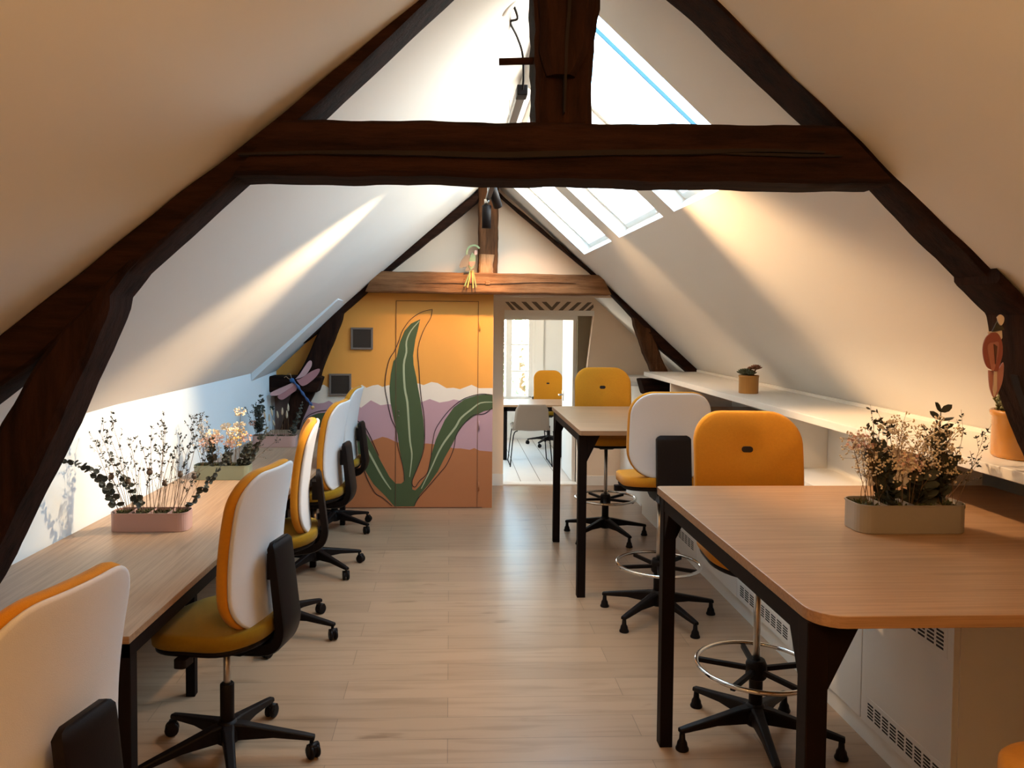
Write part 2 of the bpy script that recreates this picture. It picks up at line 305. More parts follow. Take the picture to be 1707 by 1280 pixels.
T2_PL_OUT=[(-1.054,1.803),(-1.106,1.724),(-1.263,1.354),(-1.341,1.222),(-1.446,0.878),(-1.499,0.719),(-1.631,0.028)]
T2_RR_UP=[(0.359,2.906),(0.493,2.782),(0.868,2.482),(1.273,2.153),(1.6,1.852),(1.93,1.56),(2.301,1.228)]
T2_RR_LO=[(0.367,2.877),(0.503,2.761),(0.886,2.443),(1.272,2.134),(1.634,1.757),(1.887,1.474),(2.197,1.217)]
T2_PR_IN=[(1.634,1.789),(1.652,1.691),(1.75,1.418),(1.876,1.144),(1.924,0.924)]
T2_PR_OUT=[(1.753,1.747),(1.821,1.586),(1.906,1.372),(1.99,1.2),(2.022,0.941)]
BLOCK_L=[(-1.667,1.188),(-1.14,1.19),(-1.176,1.032),(-1.668,1.041)]
BLOCK_R=[(1.728,1.197),(1.938,1.198),(1.94,1.118),(1.761,1.117)]
T2_PL_LEFTPATCH=[(-1.68,1.036),(-1.472,1.026),(-1.579,0.027),(-1.683,0.028)]
DF_WUR=[(-1.326,1.199),(-1.286,1.244),(-1.247,1.304),(-1.211,1.353),(-1.187,1.353),(-1.187,1.313),(-1.211,1.268),(-1.239,1.232),(-1.287,1.207)]
DF_WLR=[(-1.318,1.191),(-1.287,1.199),(-1.239,1.232),(-1.191,1.264),(-1.143,1.285),(-1.119,1.285),(-1.123,1.257),(-1.159,1.208),(-1.207,1.167),(-1.247,1.143),(-1.279,1.143)]
DF_WUL=[(-1.35,1.167),(-1.414,1.138),(-1.478,1.11),(-1.534,1.081),(-1.542,1.065),(-1.526,1.053),(-1.462,1.061),(-1.398,1.102),(-1.342,1.143)]
DF_WLL=[(-1.338,1.163),(-1.315,1.135),(-1.319,1.102),(-1.35,1.078),(-1.422,1.025),(-1.454,1.021),(-1.478,1.045),(-1.454,1.07),(-1.398,1.118)]
DF_BODY=[(-1.348,1.188),(-1.309,1.144),(-1.269,1.087),(-1.229,1.031),(-1.197,0.991),(-1.177,0.966)]
DF_HEAD=[(-1.352,1.188)]
PC_RING=[(0.141,2.279),(0.141,2.311),(0.157,2.344),(0.185,2.36),(0.222,2.361),(0.25,2.337)]
PC_FAN=[(0.165,2.287),(0.129,2.279),(0.105,2.25),(0.089,2.222),(0.077,2.189),(0.081,2.165),(0.142,2.178),(0.17,2.215)]
PC_FAN2=[(0.142,2.178),(0.122,2.137),(0.179,2.146),(0.166,2.198)]
PC_HEAD=[(0.21,2.324),(0.23,2.316),(0.23,2.288),(0.218,2.276),(0.202,2.288)]
PC_BODY=[(0.185,2.303),(0.214,2.279),(0.218,2.231),(0.202,2.174),(0.174,2.149),(0.16,2.181),(0.161,2.23),(0.169,2.262)]
PC_CHEST=[(0.161,2.221),(0.214,2.222),(0.202,2.194),(0.182,2.173),(0.162,2.197)]
PC_TAIL=[[(0.17,2.149),(0.178,2.141),(0.13,2.011),(0.116,2.007)],[(0.174,2.145),(0.186,2.141),(0.153,1.995),(0.143,1.999)],[(0.182,2.141),(0.193,2.141),(0.204,1.995),(0.194,1.991)],[(0.186,2.145),(0.201,2.149),(0.23,2.004),(0.22,1.996)],[(0.174,2.141),(0.186,2.141),(0.179,2.036),(0.172,2.036)]]
B2_HEAD=[(1.481,1.745),(1.49,1.752),(1.5,1.745),(1.5,1.732),(1.493,1.722),(1.486,1.729)]
B2_NECK=[(1.484,1.731),(1.491,1.745),(1.499,1.723),(1.506,1.71),(1.471,1.705)]
B2_CHEST=[(1.463,1.705),(1.502,1.71),(1.504,1.689),(1.496,1.675),(1.468,1.686)]
B2_WING=[(1.466,1.702),(1.485,1.701),(1.498,1.676),(1.5,1.643),(1.494,1.617),(1.488,1.598),(1.473,1.601),(1.457,1.611),(1.447,1.638),(1.445,1.665),(1.452,1.689)]
B2_WINGIN=[(1.464,1.675),(1.472,1.676),(1.486,1.676),(1.484,1.638),(1.474,1.601),(1.468,1.604),(1.459,1.638),(1.456,1.665)]
B2_TAIL=[(1.468,1.6),(1.493,1.6),(1.509,1.622),(1.51,1.584),(1.503,1.552),(1.487,1.525),(1.475,1.547),(1.47,1.573)]
B2_TAILW=[(1.481,1.601),(1.488,1.601),(1.49,1.547),(1.484,1.528),(1.479,1.547)]
STRIPES=[[(0.564,1.904),(0.601,1.904),(0.688,1.807),(0.651,1.806)],[(0.613,1.905),(0.663,1.905),(0.763,1.819),(0.713,1.819)],[(0.731,1.906),(0.78,1.906),(0.868,1.82),(0.818,1.82)],[(0.836,1.907),(0.886,1.907),(0.974,1.821),(0.924,1.821)],[(0.942,1.907),(0.991,1.908),(1.048,1.853),(1.097,1.909),(1.141,1.909),(1.048,1.809)],[(1.209,1.91),(1.253,1.91),(1.16,1.817),(1.111,1.816)],[(1.315,1.905),(1.359,1.905),(1.266,1.817),(1.216,1.817)],[(1.421,1.906),(1.465,1.906),(1.372,1.818),(1.323,1.818)],[(1.478,1.887),(1.484,1.856),(1.447,1.819),(1.397,1.819)]]
# ============================================================ SETTING
YB=-2.6; YE=8.03; XR,ZR=.36,2.98
SL=.817; SR=.91
def zl(x): return ZR-SL*(XR-x)
def zr(x): return ZR-SR*(x-XR)
def kx(y): return -1.90+.0485*y
m=MB(); m.box(-2.4,2.9,YB-.1,YE+.1,-.08,0); struct(m.build('floor',FLOOR))
# knee wall left, skewed
m=MB()
a0,a1=kx(YB),kx(YE)
m.prism([(a0,YB),(a1,YE),(a1-.15,YE),(a0-.15,YB)],0,1.275,'z'); struct(m.build('wall_left',PLASTERBLUE))
# left slope: quad strip from knee top to ridge, thick
def slab(p0,p1,p2,p3,n,t,mt,name):
    """p0..p3 inner corners; thick away along n"""
    n=Vector(n).normalized()*t; q=[Vector(p) for p in (p0,p1,p2,p3)]
    mm=MB(); mm.add(q+[p+n for p in q],[(0,1,2,3),(7,6,5,4),(0,4,5,1),(1,5,6,2),(2,6,7,3),(3,7,4,0)]); return mm.build(name,mt)
NY=8
m=MB(); nL=Vector((-SL,0,1)).normalized()*.16
vs=[]
for i in range(NY+1):
    y=YB+(YE-YB)*i/NY; x=kx(y); vs+= [Vector((x,y,min(1.275,zl(x)))),Vector((XR,y,ZR))]
vs2=[v+nL for v in vs]
fs=[]
for i in range(NY):
    a=2*i; fs+=[(a,a+1,a+3,a+2)]
N=len(vs); fs+=[tuple(N+k for k in f[::-1]) for f in fs]
fs+=[(0,N,N+1,1),(N-2,N-1,2*N-1,2*N-2)]
for i in range(NY): a=2*i; fs+=[(a,a+2,N+a+2,N+a),(a+1,N+a+1,N+a+3,a+3)]
m.add(vs+vs2,fs); struct(m.build('ceiling',PLASTER),'sloping white plaster ceiling on the knee wall side')
# right slope with three skylight openings
PAN=[(2.84,3.93),(4.13,5.21),(5.46,6.58)]
XT,XB=.40,1.13
ys=[YB]+[q for p in PAN for q in p]+[YE]; xs=[XR,XT,XB,2.62]
m=MB(); nR=Vector((SR,0,1)).normalized()*.16
def isopen(i,j): return j==1 and i%2==1
for i in range(len(ys)-1):
    for j in range(3):
        if isopen(i,j): continue
        q=[Vector((xs[j],ys[i],zr(xs[j]))),Vector((xs[j+1],ys[i],zr(xs[j+1]))),Vector((xs[j+1],ys[i+1],zr(xs[j+1]))),Vector((xs[j],ys[i+1],zr(xs[j])))]
        vs=q+[p+nR for p in q]
        m.add(vs,[(0,3,2,1),(4,5,6,7)])
        for e,(di,dj) in enumerate([(-1,0),(0,1),(1,0),(0,-1)]):
            ii,jj=i+di,j+dj
            edge=ii<0 or ii>=len(ys)-1 or jj<0 or jj>2 or isopen(ii,jj)
            if edge: a,b=e,(e+1)%4; m.add([vs[a],vs[b],vs[b+4],vs[a+4]],[(0,1,2,3)])
struct(m.build('ceiling_right',PLASTER),'sloping white plaster ceiling holding the skylights')
# skylight windows
ang=math.atan(SR)
for k,(y0,y1) in enumerate(PAN):
    e=bpy.data.objects.new('window_%d'%(k+1),None); C.objects.link(e); struct(e,['nearest roof window, beside the king post','middle roof window of the right slope','farthest roof window of the right slope'][k])
    L=(XB-XT)/math.cos(ang); W=y1-y0
    T=Matrix.Translation(Vector(((XT+XB)/2,(y0+y1)/2,zr((XT+XB)/2)))+nR*.72)@Matrix.Rotation(ang,4,'Y')
    f=MB()
    def ring(mm,l,wd,t,z0,z1,mi=0):
        mm.box(-l/2,l/2,-wd/2,-wd/2+t,z0,z1,mi,T); mm.box(-l/2,l/2,wd/2-t,wd/2,z0,z1,mi,T)
        mm.box(-l/2,-l/2+t,-wd/2+t,wd/2-t,z0,z1,mi,T); mm.box(l/2-t,l/2,-wd/2+t,wd/2-t,z0,z1,mi,T)
    ring(f,L,W,.035,-.03,.045); f.build('window_frame',WHITE,e)
    g=MB()
    if k==0:
        for yy in (-W/2+.14,-W/2+.30): g.box(-L/2+.0,L/2-.0,yy,yy+(.014 if yy<-W/2+.2 else .007),-.045,-.03,0,T)
        g.build('window_gasket',GASKET,e)
    p=MB(); p.add([(-L/2+.03,-W/2+.03,.003),(L/2-.03,-W/2+.03,.003),(L/2-.03,W/2-.03,.003),(-L/2+.03,W/2-.03,.003)],[(0,1,2,3)],0,False,T); p.build('window_pane',GLASS,e)
    portal(T@Vector((0,0,.08)),(0,ang,0),L,W)
# right low knee wall
m=MB(); m.box(2.60,2.75,YB,YE,0,1.0); struct(m.build('wall_right',PLASTER))
# gable behind camera
m=MB(); m.prism([(-2.3,0),(2.7,0),(2.7,.95),(XR,ZR+.05),(-2.3,1.0)],YB-.1,YB,'y'); struct(m.build('wall_front',CREAM))
# far gable with doorway: pieces
DX0,DX1,DZ=.558,1.49,1.82
m=MB()
m.box(.30,DX0,YE,YE+.14,0,DZ); m.box(.30,1.49,YE,YE+.14,DZ,2.0)
# right of the doorway, reveal edge leans outward towards the top
m.prism([(1.335,0),(2.7,0),(2.7,2.0),(1.335+.155,2.0),(1.335+.155,DZ),(1.415,1.15),(1.335,.9)],YE,YE+.14,'y')
struct(m.build('wall_back',CREAM,tri=True))
m=MB(); m.prism([(-.98,1.93),(1.58,1.93),(XR,ZR+.05)],7.10,7.2,'y')
m.box(.4,2.1,7.2,YE,1.97,2.03); struct(m.build('wall_gable',CREAM,tri=True))
# painted grey stripes over the doorway
sp=MB()
for q in STRIPES: sp.prism(q,YE-.002,YE+.001,'y')
wb=bpy.data.objects['wall_back']; sp.build('stripe_pattern',mat('taupe_paint',(.17,.12,.085),.7),wb,tri=True)
# mural wall block
mw_=MB(); mw_.box(-1.66,.393,7.07,YE,0,1.955); MUR=struct(mw_.build('wall_mural',[CREAM]),'painted mural wall with green plant leaves')
def layer(name,polys,y,mt,mats=None):
    l=MB()
    for q in polys: l.prism(q,y,7.069,'y')
    return l.build(name,mt,MUR,tri=True)
layer('mural_sky',[[(-1.66,0),(.392,0),(.392,1.955),(-1.66,1.955)]],7.0685,M_OR)
def band(name,top,y,mt):
    t=[(max(-1.655,min(.391,x)),z) for x,z in top if x<.5]; layer(name,[[(-1.655,0.001)]+t+[(.391,.001)]],y,mt)
band('mural_clouds',WHITE_TOP,7.0675,M_WH); band('mural_mountains',LILAC_TOP,7.0665,M_LI); band('mural_desert',TERRA_TOP,7.0655,M_TE)
layer('mural_leaf',[LEAF],7.064,M_GR); layer('mural_leaf',[LEAF2],7.0645,M_GR)
def ribbon(pts,wd,taper=.35):
    L=[];Rr=[];n=len(pts)
    for i,p in enumerate(pts):
        a=pts[max(0,i-1)]; b=pts[min(n-1,i+1)]; d=Vector((b[0]-a[0],b[1]-a[1])).normalized(); k=wd/2*(taper+(1-taper)*math.sin(PI*(i+.5)/n))
        L.append((p[0]-d.y*k,p[1]+d.x*k)); Rr.append((p[0]+d.y*k,p[1]-d.x*k))
    return L+Rr[::-1]
def cr(pts,n=5):
    out=[]
    for i in range(len(pts)-1):
        p0=pts[max(0,i-1)];p1=pts[i];p2=pts[i+1];p3=pts[min(len(pts)-1,i+2)]
        for k in range(n):
            t=k/n; out.append(tuple(.5*((2*p1[c])+(-p0[c]+p2[c])*t+(2*p0[c]-5*p1[c]+4*p2[c]-p3[c])*t*t+(-p0[c]+3*p1[c]-3*p2[c]+p3[c])*t**3) for c in range(len(p1))))
    out.append(tuple(pts[-1])); return out
for q in VEINS: layer('mural_vein',[ribbon(cr(q,3),.018)],7.0625,M_VE)
for q in LINES: layer('mural_outline',[ribbon(cr([(min(.39,x),z) for x,z in q],4),.0065,.7)],7.0615,M_BK)
# hidden door in the mural: gaps, hinges
g=MB(); 
for x in (-.487,.255): g.box(x-.002,x+.002,7.060,7.069,.01,1.885)
g.box(-.487,.255,7.060,7.069,1.882,1.886); g.box(-1.4,.3,7.060,7.069,.004,.008)
g.build('door_gap',mat('gap_shadow',(.12,.055,.03),.9),MUR)
for z in (1.66,.76,.20):
    h=MB(); h.tube([(.268,7.058,z-.04),(.268,7.058,z+.04)],.006,8); h.build('hinge',M_OR if z>1.5 else (M_LI if z>.5 else M_TE),MUR)
h=MB()
for z in (.887,.845): h.ball((-.46,7.058,z),.007,0,8,5)
h.build('screw_cap',VENTF,MUR)
# soffit box on the left slope in front of far truss
m=MB()
pr=[(-1.62,1.275),(-.93,zl(-.93)),(-.93,zl(-.93)-.075),(-1.60,1.275-.055)]
m.prism([(kx(6.4),1.30),(-.93,zl(-.93)+.02),(-.90,zl(-.93)-.055),(kx(6.4),1.215)],6.32,7.07,'y'); struct(m.build('trim_1',PLASTERBLUE),'boxed edge under the sloping ceiling before the mural wall')
# skirting far wall
m=MB(); m.box(1.37,2.55,YE-.015,YE,0,.10); m.box(.395,DX0,YE-.012,YE,0,.12); struct(m.build('baseboard_back',WHITE))
# ------------------------------------------------------------ far room
FY=11.15
m=MB(); m.box(-.6,2.9,YE+.1,FY+.1,-.08,-.003); fb=mat('white_floorboards',(.72,.66,.60),.5,noise=.05)
struct(m.build('floor_beyond',fb))
g=MB()
for k in range(16): g.box(-.5+k*.21,-.494+k*.21,YE+.15,FY,-.004,-.0015)
o=g.build('board_gap',mat('board_gap_dark',(.25,.19,.15),.9),bpy.data.objects['floor_beyond'])
m=MB(); m.box(DX0,1.34,YE,YE+.14,-.01,.012); struct(m.build('trim_2',WHITE),'white threshold of the doorway')
wn=[(.30,1.22,.56,2.15)]
m=MB(); m.box(-.6,.30,FY,FY+.12,0,2.5); m.box(1.22,2.9,FY,FY+.12,0,2.5); m.box(.3,1.22,FY,FY+.12,0,.56); m.box(.3,1.22,FY,FY+.12,2.15,2.5)
struct(m.build('wall_beyond',PLASTER))
m=MB(); m.box(-.7,-.6,YE+.1,8.7,0,2.5); m.box(-.7,-.6,9.7,FY,0,2.5); m.box(-.7,-.6,8.7,9.7,0,.5); m.box(-.7,-.6,8.7,9.7,2.25,2.5); m.box(2.8,2.9,YE+.1,FY,0,2.5); m.box(1.34,2.9,YE+.14,YE+.2,0,2.5); m.box(-.6,DX0-.02,YE+.14,YE+.2,0,2.5); m.box(-.6,2.9,YE+.14,YE+.2,2.03,2.5); struct(m.build('wall_side',PLASTER))
m=MB(); m.box(-.7,2.9,YE+.1,FY+.1,2.5,2.56); struct(m.build('ceiling_beyond',PLASTER))
e=bpy.data.objects.new('window_4',None); C.objects.link(e); struct(e,'tall casement window of the room beyond the doorway')
f=MB()
for x0,x1 in ((.30,.345),(1.175,1.22)): f.box(x0,x1,FY-.03,FY+.06,.56,2.15)
f.box(.30,1.22,FY-.03,FY+.06,.56,.62); f.box(.30,1.22,FY-.03,FY+.06,2.1,2.15); f.box(.80,.885,FY-.04,FY+.05,.6,2.12)
for z in (.98,1.36,1.74):
    f.box(.345,.80,FY-.01,FY+.03,z-.012,z+.012); f.box(.885,1.175,FY-.01,FY+.03,z-.012,z+.012)
f.box(1.125,1.175,FY-.03,FY+.05,.6,2.12)
f.build('window_frame',WHITE,e,bevel=.004)
p=MB(); p.add([(.31,FY+.01,.6),(1.2,FY+.01,.6),(1.2,FY+.01,2.12),(.31,FY+.01,2.12)],[(0,1,2,3)]); p.build('window_pane',GLASS,e)
cs=MB(); cs.box(1.22,1.34,FY-.035,FY,.2,2.25); cs.box(.22,1.34,FY-.06,FY,.50,.56); cs.build('window_casing',WHITE,e,bevel=.004)
portal((.76,FY+.16,1.35),(PI/2,0,PI),.92,1.6)
e=bpy.data.objects.new('window_5',None); C.objects.link(e); struct(e,'added unseen side window brightening the room beyond the doorway')  # unseen window, added to let more daylight into the far room
f=MB(); f.box(-.68,-.62,8.7,8.76,.5,2.25); f.box(-.68,-.62,9.64,9.7,.5,2.25); f.box(-.68,-.62,9.17,9.23,.56,2.2); f.box(-.68,-.62,8.7,9.7,.5,.56); f.box(-.68,-.62,8.7,9.7,2.2,2.25); f.build('window_frame',WHITE,e)
p=MB(); p.add([(-.65,8.7,.5),(-.65,9.7,.5),(-.65,9.7,2.25),(-.65,8.7,2.25)],[(0,1,2,3)]); p.build('window_pane',GLASS,e)
portal((-.74,9.2,1.37),(PI/2,0,-PI/2),1.0,1.75)
# balcony rail and tree outside
rl=MB(); rl.box(.0,1.6,FY+.5,FY+.52,.92,.94); rl.box(.0,1.6,FY+.5,FY+.52,.30,.315); [rl.box(x,x+.02,FY+.11,FY+.52,z,z+.02) for x in (0,1.58) for z in (.92,.30)]
for k in range(14): rl.tube([(.05+k*.11,FY+.51,.3),(.05+k*.11,FY+.51,.93)],.006,6)
tag(rl.build('balcony_railing',mat('iron_grey',(.25,.25,.24),.6)),'thin metal balcony railing outside the far window','railing')
rng=random.Random(4)
tr=thing('tree','leafy green tree seen outside through the far window','tree',(1.75,19,-3))
t=MB(); t.tube([(0,0,0),(.05,0,2),(0,.05,4.2)],[.16,.12,.05],8); t.build('trunk',STEM,tr)
t=MB()
for k in range(1500):
    a=rng.uniform(0,2*PI); rr=rng.random()**.5; z=rng.uniform(2.3,6.2); w_=.95*math.sin(PI*min(1,(z-2.0)/4.6))+.1
    p=(rr*w_*math.cos(a),rr*w_*math.sin(a),z)
    t.leaf(p,(rng.uniform(-1,1),rng.uniform(-1,1),rng.uniform(-1,1)),(rng.uniform(-1,1),rng.uniform(-1,1),rng.uniform(-1,1)),.16,.09)
t.build('foliage',mat('tree_leaf',(.30,.42,.24),.7,noise=.3,nscale=2),tr)
# open door leaf
d=MB(); d.box(1.295,1.335,YE-.0+.14,YE+.14+.74,.012,DZ-.03)
DO=struct(d.build('door_1',WHITE,bevel=.003),'open white door leaf beside the doorway')
h=MB(); h.tube([(1.295,YE+.80,.87),(1.245,YE+.80,.87),(1.24,YE+.70,.87)],.009,8); h.box(1.285,1.297,YE+.775,YE+.825,.80,.92); h.build('door_handle',STEEL,DO)
# door head frame
m=MB(); m.box(DX0,1.49,YE-.01,YE+.14,1.765,DZ); m.box(DX0,1.46,YE+.10,YE+.13,1.72,1.765); struct(m.build('trim_3',WHITE),'white lintel board over the open doorway')
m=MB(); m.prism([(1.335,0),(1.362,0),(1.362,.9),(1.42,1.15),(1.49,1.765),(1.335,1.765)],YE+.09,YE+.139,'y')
struct(m.build('trim_4',mat('jamb_shade',(.20,.16,.10),.7)),'jamb beside the open door, its shade put into the olive colour')  # wall reveal in shade, the shade is put into its colour
# ============================================================ TIMBERS
def resamp(pts,n):
    P=[Vector(p) for p in pts]; d=[0]
    for i in range(1,len(P)): d.append(d[-1]+(P[i]-P[i-1]).length)
    out=[];j=0
    for k in range(n):
        t=d[-1]*k/(n-1)
        while j<len(P)-2 and d[j+1]<t: j+=1
        u=(t-d[j])/max(1e-6,d[j+1]-d[j]); out.append(P[j].lerp(P[j+1],min(1,max(0,u))))
    return out
def timber(A,B,y0,y1,name,mt,parent,seed=0,n=40,jit=.004,ch=.014,cut=True):
    rng=random.Random(seed); A=resamp(A,n); B=resamp(B,n); mm=MB(); vs=[]
    ph=[rng.uniform(0,6.28) for _ in range(6)]
    def nz(t,k): return jit*(math.sin(t*9+ph[k])+.6*math.sin(t*23+ph[(k+1)%6]))+rng.uniform(-.5,.5)*jit*.6
    for i,(a,b) in enumerate(zip(A,B)):
        t=i/(n-1)*3; w_=(b-a); L=w_.length; d=w_/L if L>1e-6 else Vector((0,1)); c=min(ch,L*.3); 
        a2=a-d*nz(t,0)*.5; b2=b+d*nz(t,1)*.5; f=y0+nz(t,2)*.6; g=y1+nz(t,3)*.6
        for (p,y) in ((a2+d*c,f),(b2-d*c,f),(b2,f+c),(b2,g-c),(b2-d*c,g),(a2+d*c,g),(a2,g-c),(a2,f+c)): vs.append((p.x,y,p.y))
    fs=[]
    for i in range(n-1):
        for k in range(8): k2=(k+1)%8; fs.append((i*8+k,i*8+k2,(i+1)*8+k2,(i+1)*8+k))
    fs+=[tuple(range(8))[::-1],tuple((n-1)*8+k for k in range(8))]
    mm.add(vs,fs,0,True); o=mm.build(name,mt,parent)
    b=o.modifiers.new('e','EDGE_SPLIT'); b.split_angle=R(38)
    return o
TR1=thing('roof_truss','near roof truss of dark old oak spanning the foreground','roof truss',(0,2.3,0),0)
E0=Vector((0,2.3,0))
def par(o,p):  # keep world coordinates while parenting to an unrotated empty
    o.parent=p; o.location=-Vector(p.location); return o
TD=(2.2,2.4)
par(timber([(-1.77,1.245)]+T1_RL_UP+[(.30,2.93)],[(-1.77,1.06)]+T1_RL_LO[:-1]+[(.22,2.82)],2.2,2.37,'rafter',DARKW,None,1,60),TR1)
par(timber([(.42,2.93)]+T1_RR_UP+[(2.2,1.31)],[(.50,2.80)]+T1_RR_LO[1:]+[(2.03,1.29)],2.2,2.37,'rafter',DARKW,None,2,60),TR1)
par(timber([(-.46,2.272),(-.34,2.275),(.3,2.278),(1.0,2.285),(1.10,2.283)],[(-.60,2.118),(-.2,2.124),(.3,2.123),(.9,2.122),(1.26,2.124)],2.18,2.36,'tie_beam',DARKW,None,3,60),TR1)
par(timber([(.228,2.95),(.230,2.6),(.238,2.28)],[(.418,2.95),(.416,2.62),(.396,2.45),(.395,2.28)],2.20,2.37,'king_post',DARKWZ,None,4,24),TR1)
par(timber([(.235,2.95),(.242,2.62),(.246,2.45),(.262,2.405)],[(.40,2.95),(.395,2.6),(.375,2.46),(.345,2.405)],2.165,2.215,'post_facing',DARKWZ,None,5,16,ch=.02),TR1)
par(timber(T1_PL_OUT,T1_PL_IN,2.19,2.37,'strut',DARKWZ,None,6,60,ch=.018),TR1)
par(timber(T1_PR_IN,T1_PR_OUT,2.16,2.36,'strut',DARKWZ,None,7,60,ch=.018),TR1)
# wooden peg through the king post
p=MB(); p.tube([(.135,2.25,2.462),(.26,2.25,2.468)],.0105,8); par(p.build('peg',DARKW),TR1)
# shrinkage cracks
def crack(pts,y,wd,parent):
    q=ribbon(cr([(a,b) for a,b in pts],4),wd*1.2,.25); c_=MB(); c_.prism(q,y,y+.03,'y'); par(c_.build('crack',CRACK,tri=True),parent)
crack([(-.58,2.172),(-.35,2.181),(-.1,2.183),(.1,2.181),(.25,2.186),(.45,2.194),(.7,2.20),(.85,2.207),(1.05,2.205)],2.165,.013,TR1)
crack([(.75,2.197),(.9,2.196),(1.1,2.196)],2.168,.006,TR1)
crack([(.325,2.88),(.322,2.6),(.316,2.5),(.312,2.3)],2.160,.008,TR1)
crack([(1.62,1.58),(1.66,1.48),(1.72,1.35),(1.78,1.2)],2.152,.008,TR1)
TR2=thing('roof_truss','far roof truss of brown oak in front of the painted wall','roof truss',(0,6.95,0),0)
par(timber(T2_RL_UP+[(.33,2.90)],T2_RL_LO+[(.33,2.83)],6.90,7.05,'rafter',DARKW,None,11,40),TR2)
par(timber([(.38,2.90)]+T2_RR_UP,[(.38,2.84)]+T2_RR_LO,6.90,7.05,'rafter',DARKW,None,12,40),TR2)
par(timber([(-.66,2.135),(-.3,2.135),(.5,2.128),(1.33,2.120)],[(-.74,1.955),(-.2,1.95),(.5,1.946),(1.42,1.945)],6.83,7.05,'tie_beam',MIDW,None,13,50,jit=.003),TR2)
par(timber([(.243,2.90),(.247,2.3),(.244,2.13)],[(.420,2.90),(.418,2.3),(.415,2.13)],6.87,7.05,'king_post',MIDWZ,None,14,24,jit=.003),TR2)
par(timber([(.255,2.295),(.252,2.2),(.25,2.128)],[(.385,2.29),(.37,2.2),(.375,2.128)],6.845,6.88,'post_foot',BAREW,None,15,10,jit=.003),TR2)
par(timber(T2_PL_OUT,T2_PL_IN,6.90,7.05,'strut',DARKWZ,None,16,40),TR2)
par(timber(T2_PR_IN,T2_PR_OUT,6.90,7.04,'strut',MIDWZ,None,17,40),TR2)
par(timber([(-1.64,1.215),(-1.15,1.212),(-1.12,1.2)],[(-1.64,1.075),(-1.2,1.072),(-1.16,1.075)],6.84,7.04,'tie_block',DARKW,None,18,16),TR2)
par(timber([(1.70,1.20),(2.02,1.20)],[(1.74,1.06),(2.02,1.06)],6.85,7.04,'tie_block',DARKW,None,19,10),TR2)
p=MB(); p.box(.305,.345,6.815,6.85,1.99+.035,2.03+.03); par(p.build('peg',MIDW,bevel=.004),TR2)
crack([(-.3,2.03),(0,2.035),(.2,2.03),(.45,2.035),(.8,2.05),(1.1,2.045)],6.823,.004,TR2)
m=MB(); m.prism([(-1.63,.02),(-1.63,1.08),(-1.30,1.08),(-1.36,.02)],7.02,7.068,'y'); struct(m.build('trim_5',mat('mauve_in_shadow',(.20,.135,.12),.8,noise=.1)),'mauve corner of the mural below the timber, its shadow in the colour')  # mauve mural corner, colour darkened for the shadow lying there
# ============================================================ CABINETS + SHELF (right side)
CX=1.71
def slats(mm,y0,y1,z0,z1,cols,rows=5):
    """dark rounded slots on the cabinet face (normal -X)"""
    dy=(y1-y0)/cols; dz=(z1-z0)/rows
    for i in range(cols):
        for j in range(rows):
            mm.box(CX-.0035,CX+.001,y0+dy*(i+.12),y0+dy*(i+.88),z0+dz*(j+.22),z0+dz*(j+.78))
cabs=[(2.52,3.10,True),(3.10,3.74,False),(3.74,4.50,True),(4.50,5.26,False),(5.26,6.02,True),(6.02,6.84,False)]
labs=['white low cabinet with slotted vents under the near table end','plain white low cabinet beyond the nearest vented one','white low cabinet with a slotted vent, behind the front tall stool','plain white low cabinet beside the grey-backed tall stool','white low cabinet with vents under the far high table','last plain white low cabinet before the far truss']
for (y0,y1,v),lb in zip(cabs,labs):
    t=thing('low_cabinet',lb,'cabinet',(2.1,(y0+y1)/2,0),0,'low white cabinets along the sloping wall')
    b=MB(); b.box(CX+.02,2.58,y0,y1,0,.70); par(b.build('body',WHITE),t)
    b=MB(); b.box(CX+.012,CX+.03,y0,y1,0,.085); par(b.build('plinth',WHITE),t)
    b=MB(); b.box(CX-.002,CX+.02,y0+.003,y1-.003,.09,.70); par(b.build('front_panel',WHITE,bevel=.0015),t)
    b=MB(); b.box(CX-.012,2.58,y0,y1,.70,.722); par(b.build('cabinet_top',WHITE,bevel=.002),t)
    if v:
        for z0,z1 in ((.12,.185),(.595,.665)):
            b=MB(); b.box(CX-.0030,CX+.0,y0+.035,y1-.035,z0-.018,z1+.018); s=par(b.build('vent_plate',WHITE,bevel=.001),t)
            b=MB(); slats(b,y0+.05,y1-.05,z0,z1,9); s=par(b.build('vent_slots',SLOT),t)
t=thing('low_cabinet','short white cabinet past the far truss, against the back wall','cabinet',(2.1,7.6,0),0,'low white cabinets along the sloping wall')
b=MB(); b.box(1.78,2.26,7.12,8.01,0,1.12); par(b.build('body',WHITE),t)
b=MB(); b.box(1.66,2.27,7.10,8.01,1.12,1.16); par(b.build('cabinet_top',WHITE,bevel=.003),t)
# long shelf with dividers
t=thing('wall_shelf','long white shelf running under the right sloping ceiling','shelf',(2.0,4.7,1.25))
b=MB(); b.prism([(1.765,2.05),(2.242,2.05),(2.242,6.86),(1.725,6.86)],1.232,1.27,'z'); par(b.build('shelf_board',WHITE,bevel=.003),t)
b=MB(); b.box(2.20,2.236,2.05,6.86,1.27,1.29); par(b.build('back_strip',WHITE,bevel=.002),t)
for y in (3.16,4.085,6.08):
    b=MB(); b.box(1.745,2.24 if y!=4.085 else 2.05,y,y+.022,.7225,1.231); par(b.build('divider',WHITE,bevel=.002),t)
b=MB(); b.box(1.75,2.04,3.183,4.08,.722,.94); par(b.build('niche_floor',WHITE),t)
b=MB(); b.box(2.03,2.05,3.183,4.08,.94,1.231); par(b.build('niche_back',WHITE),t)
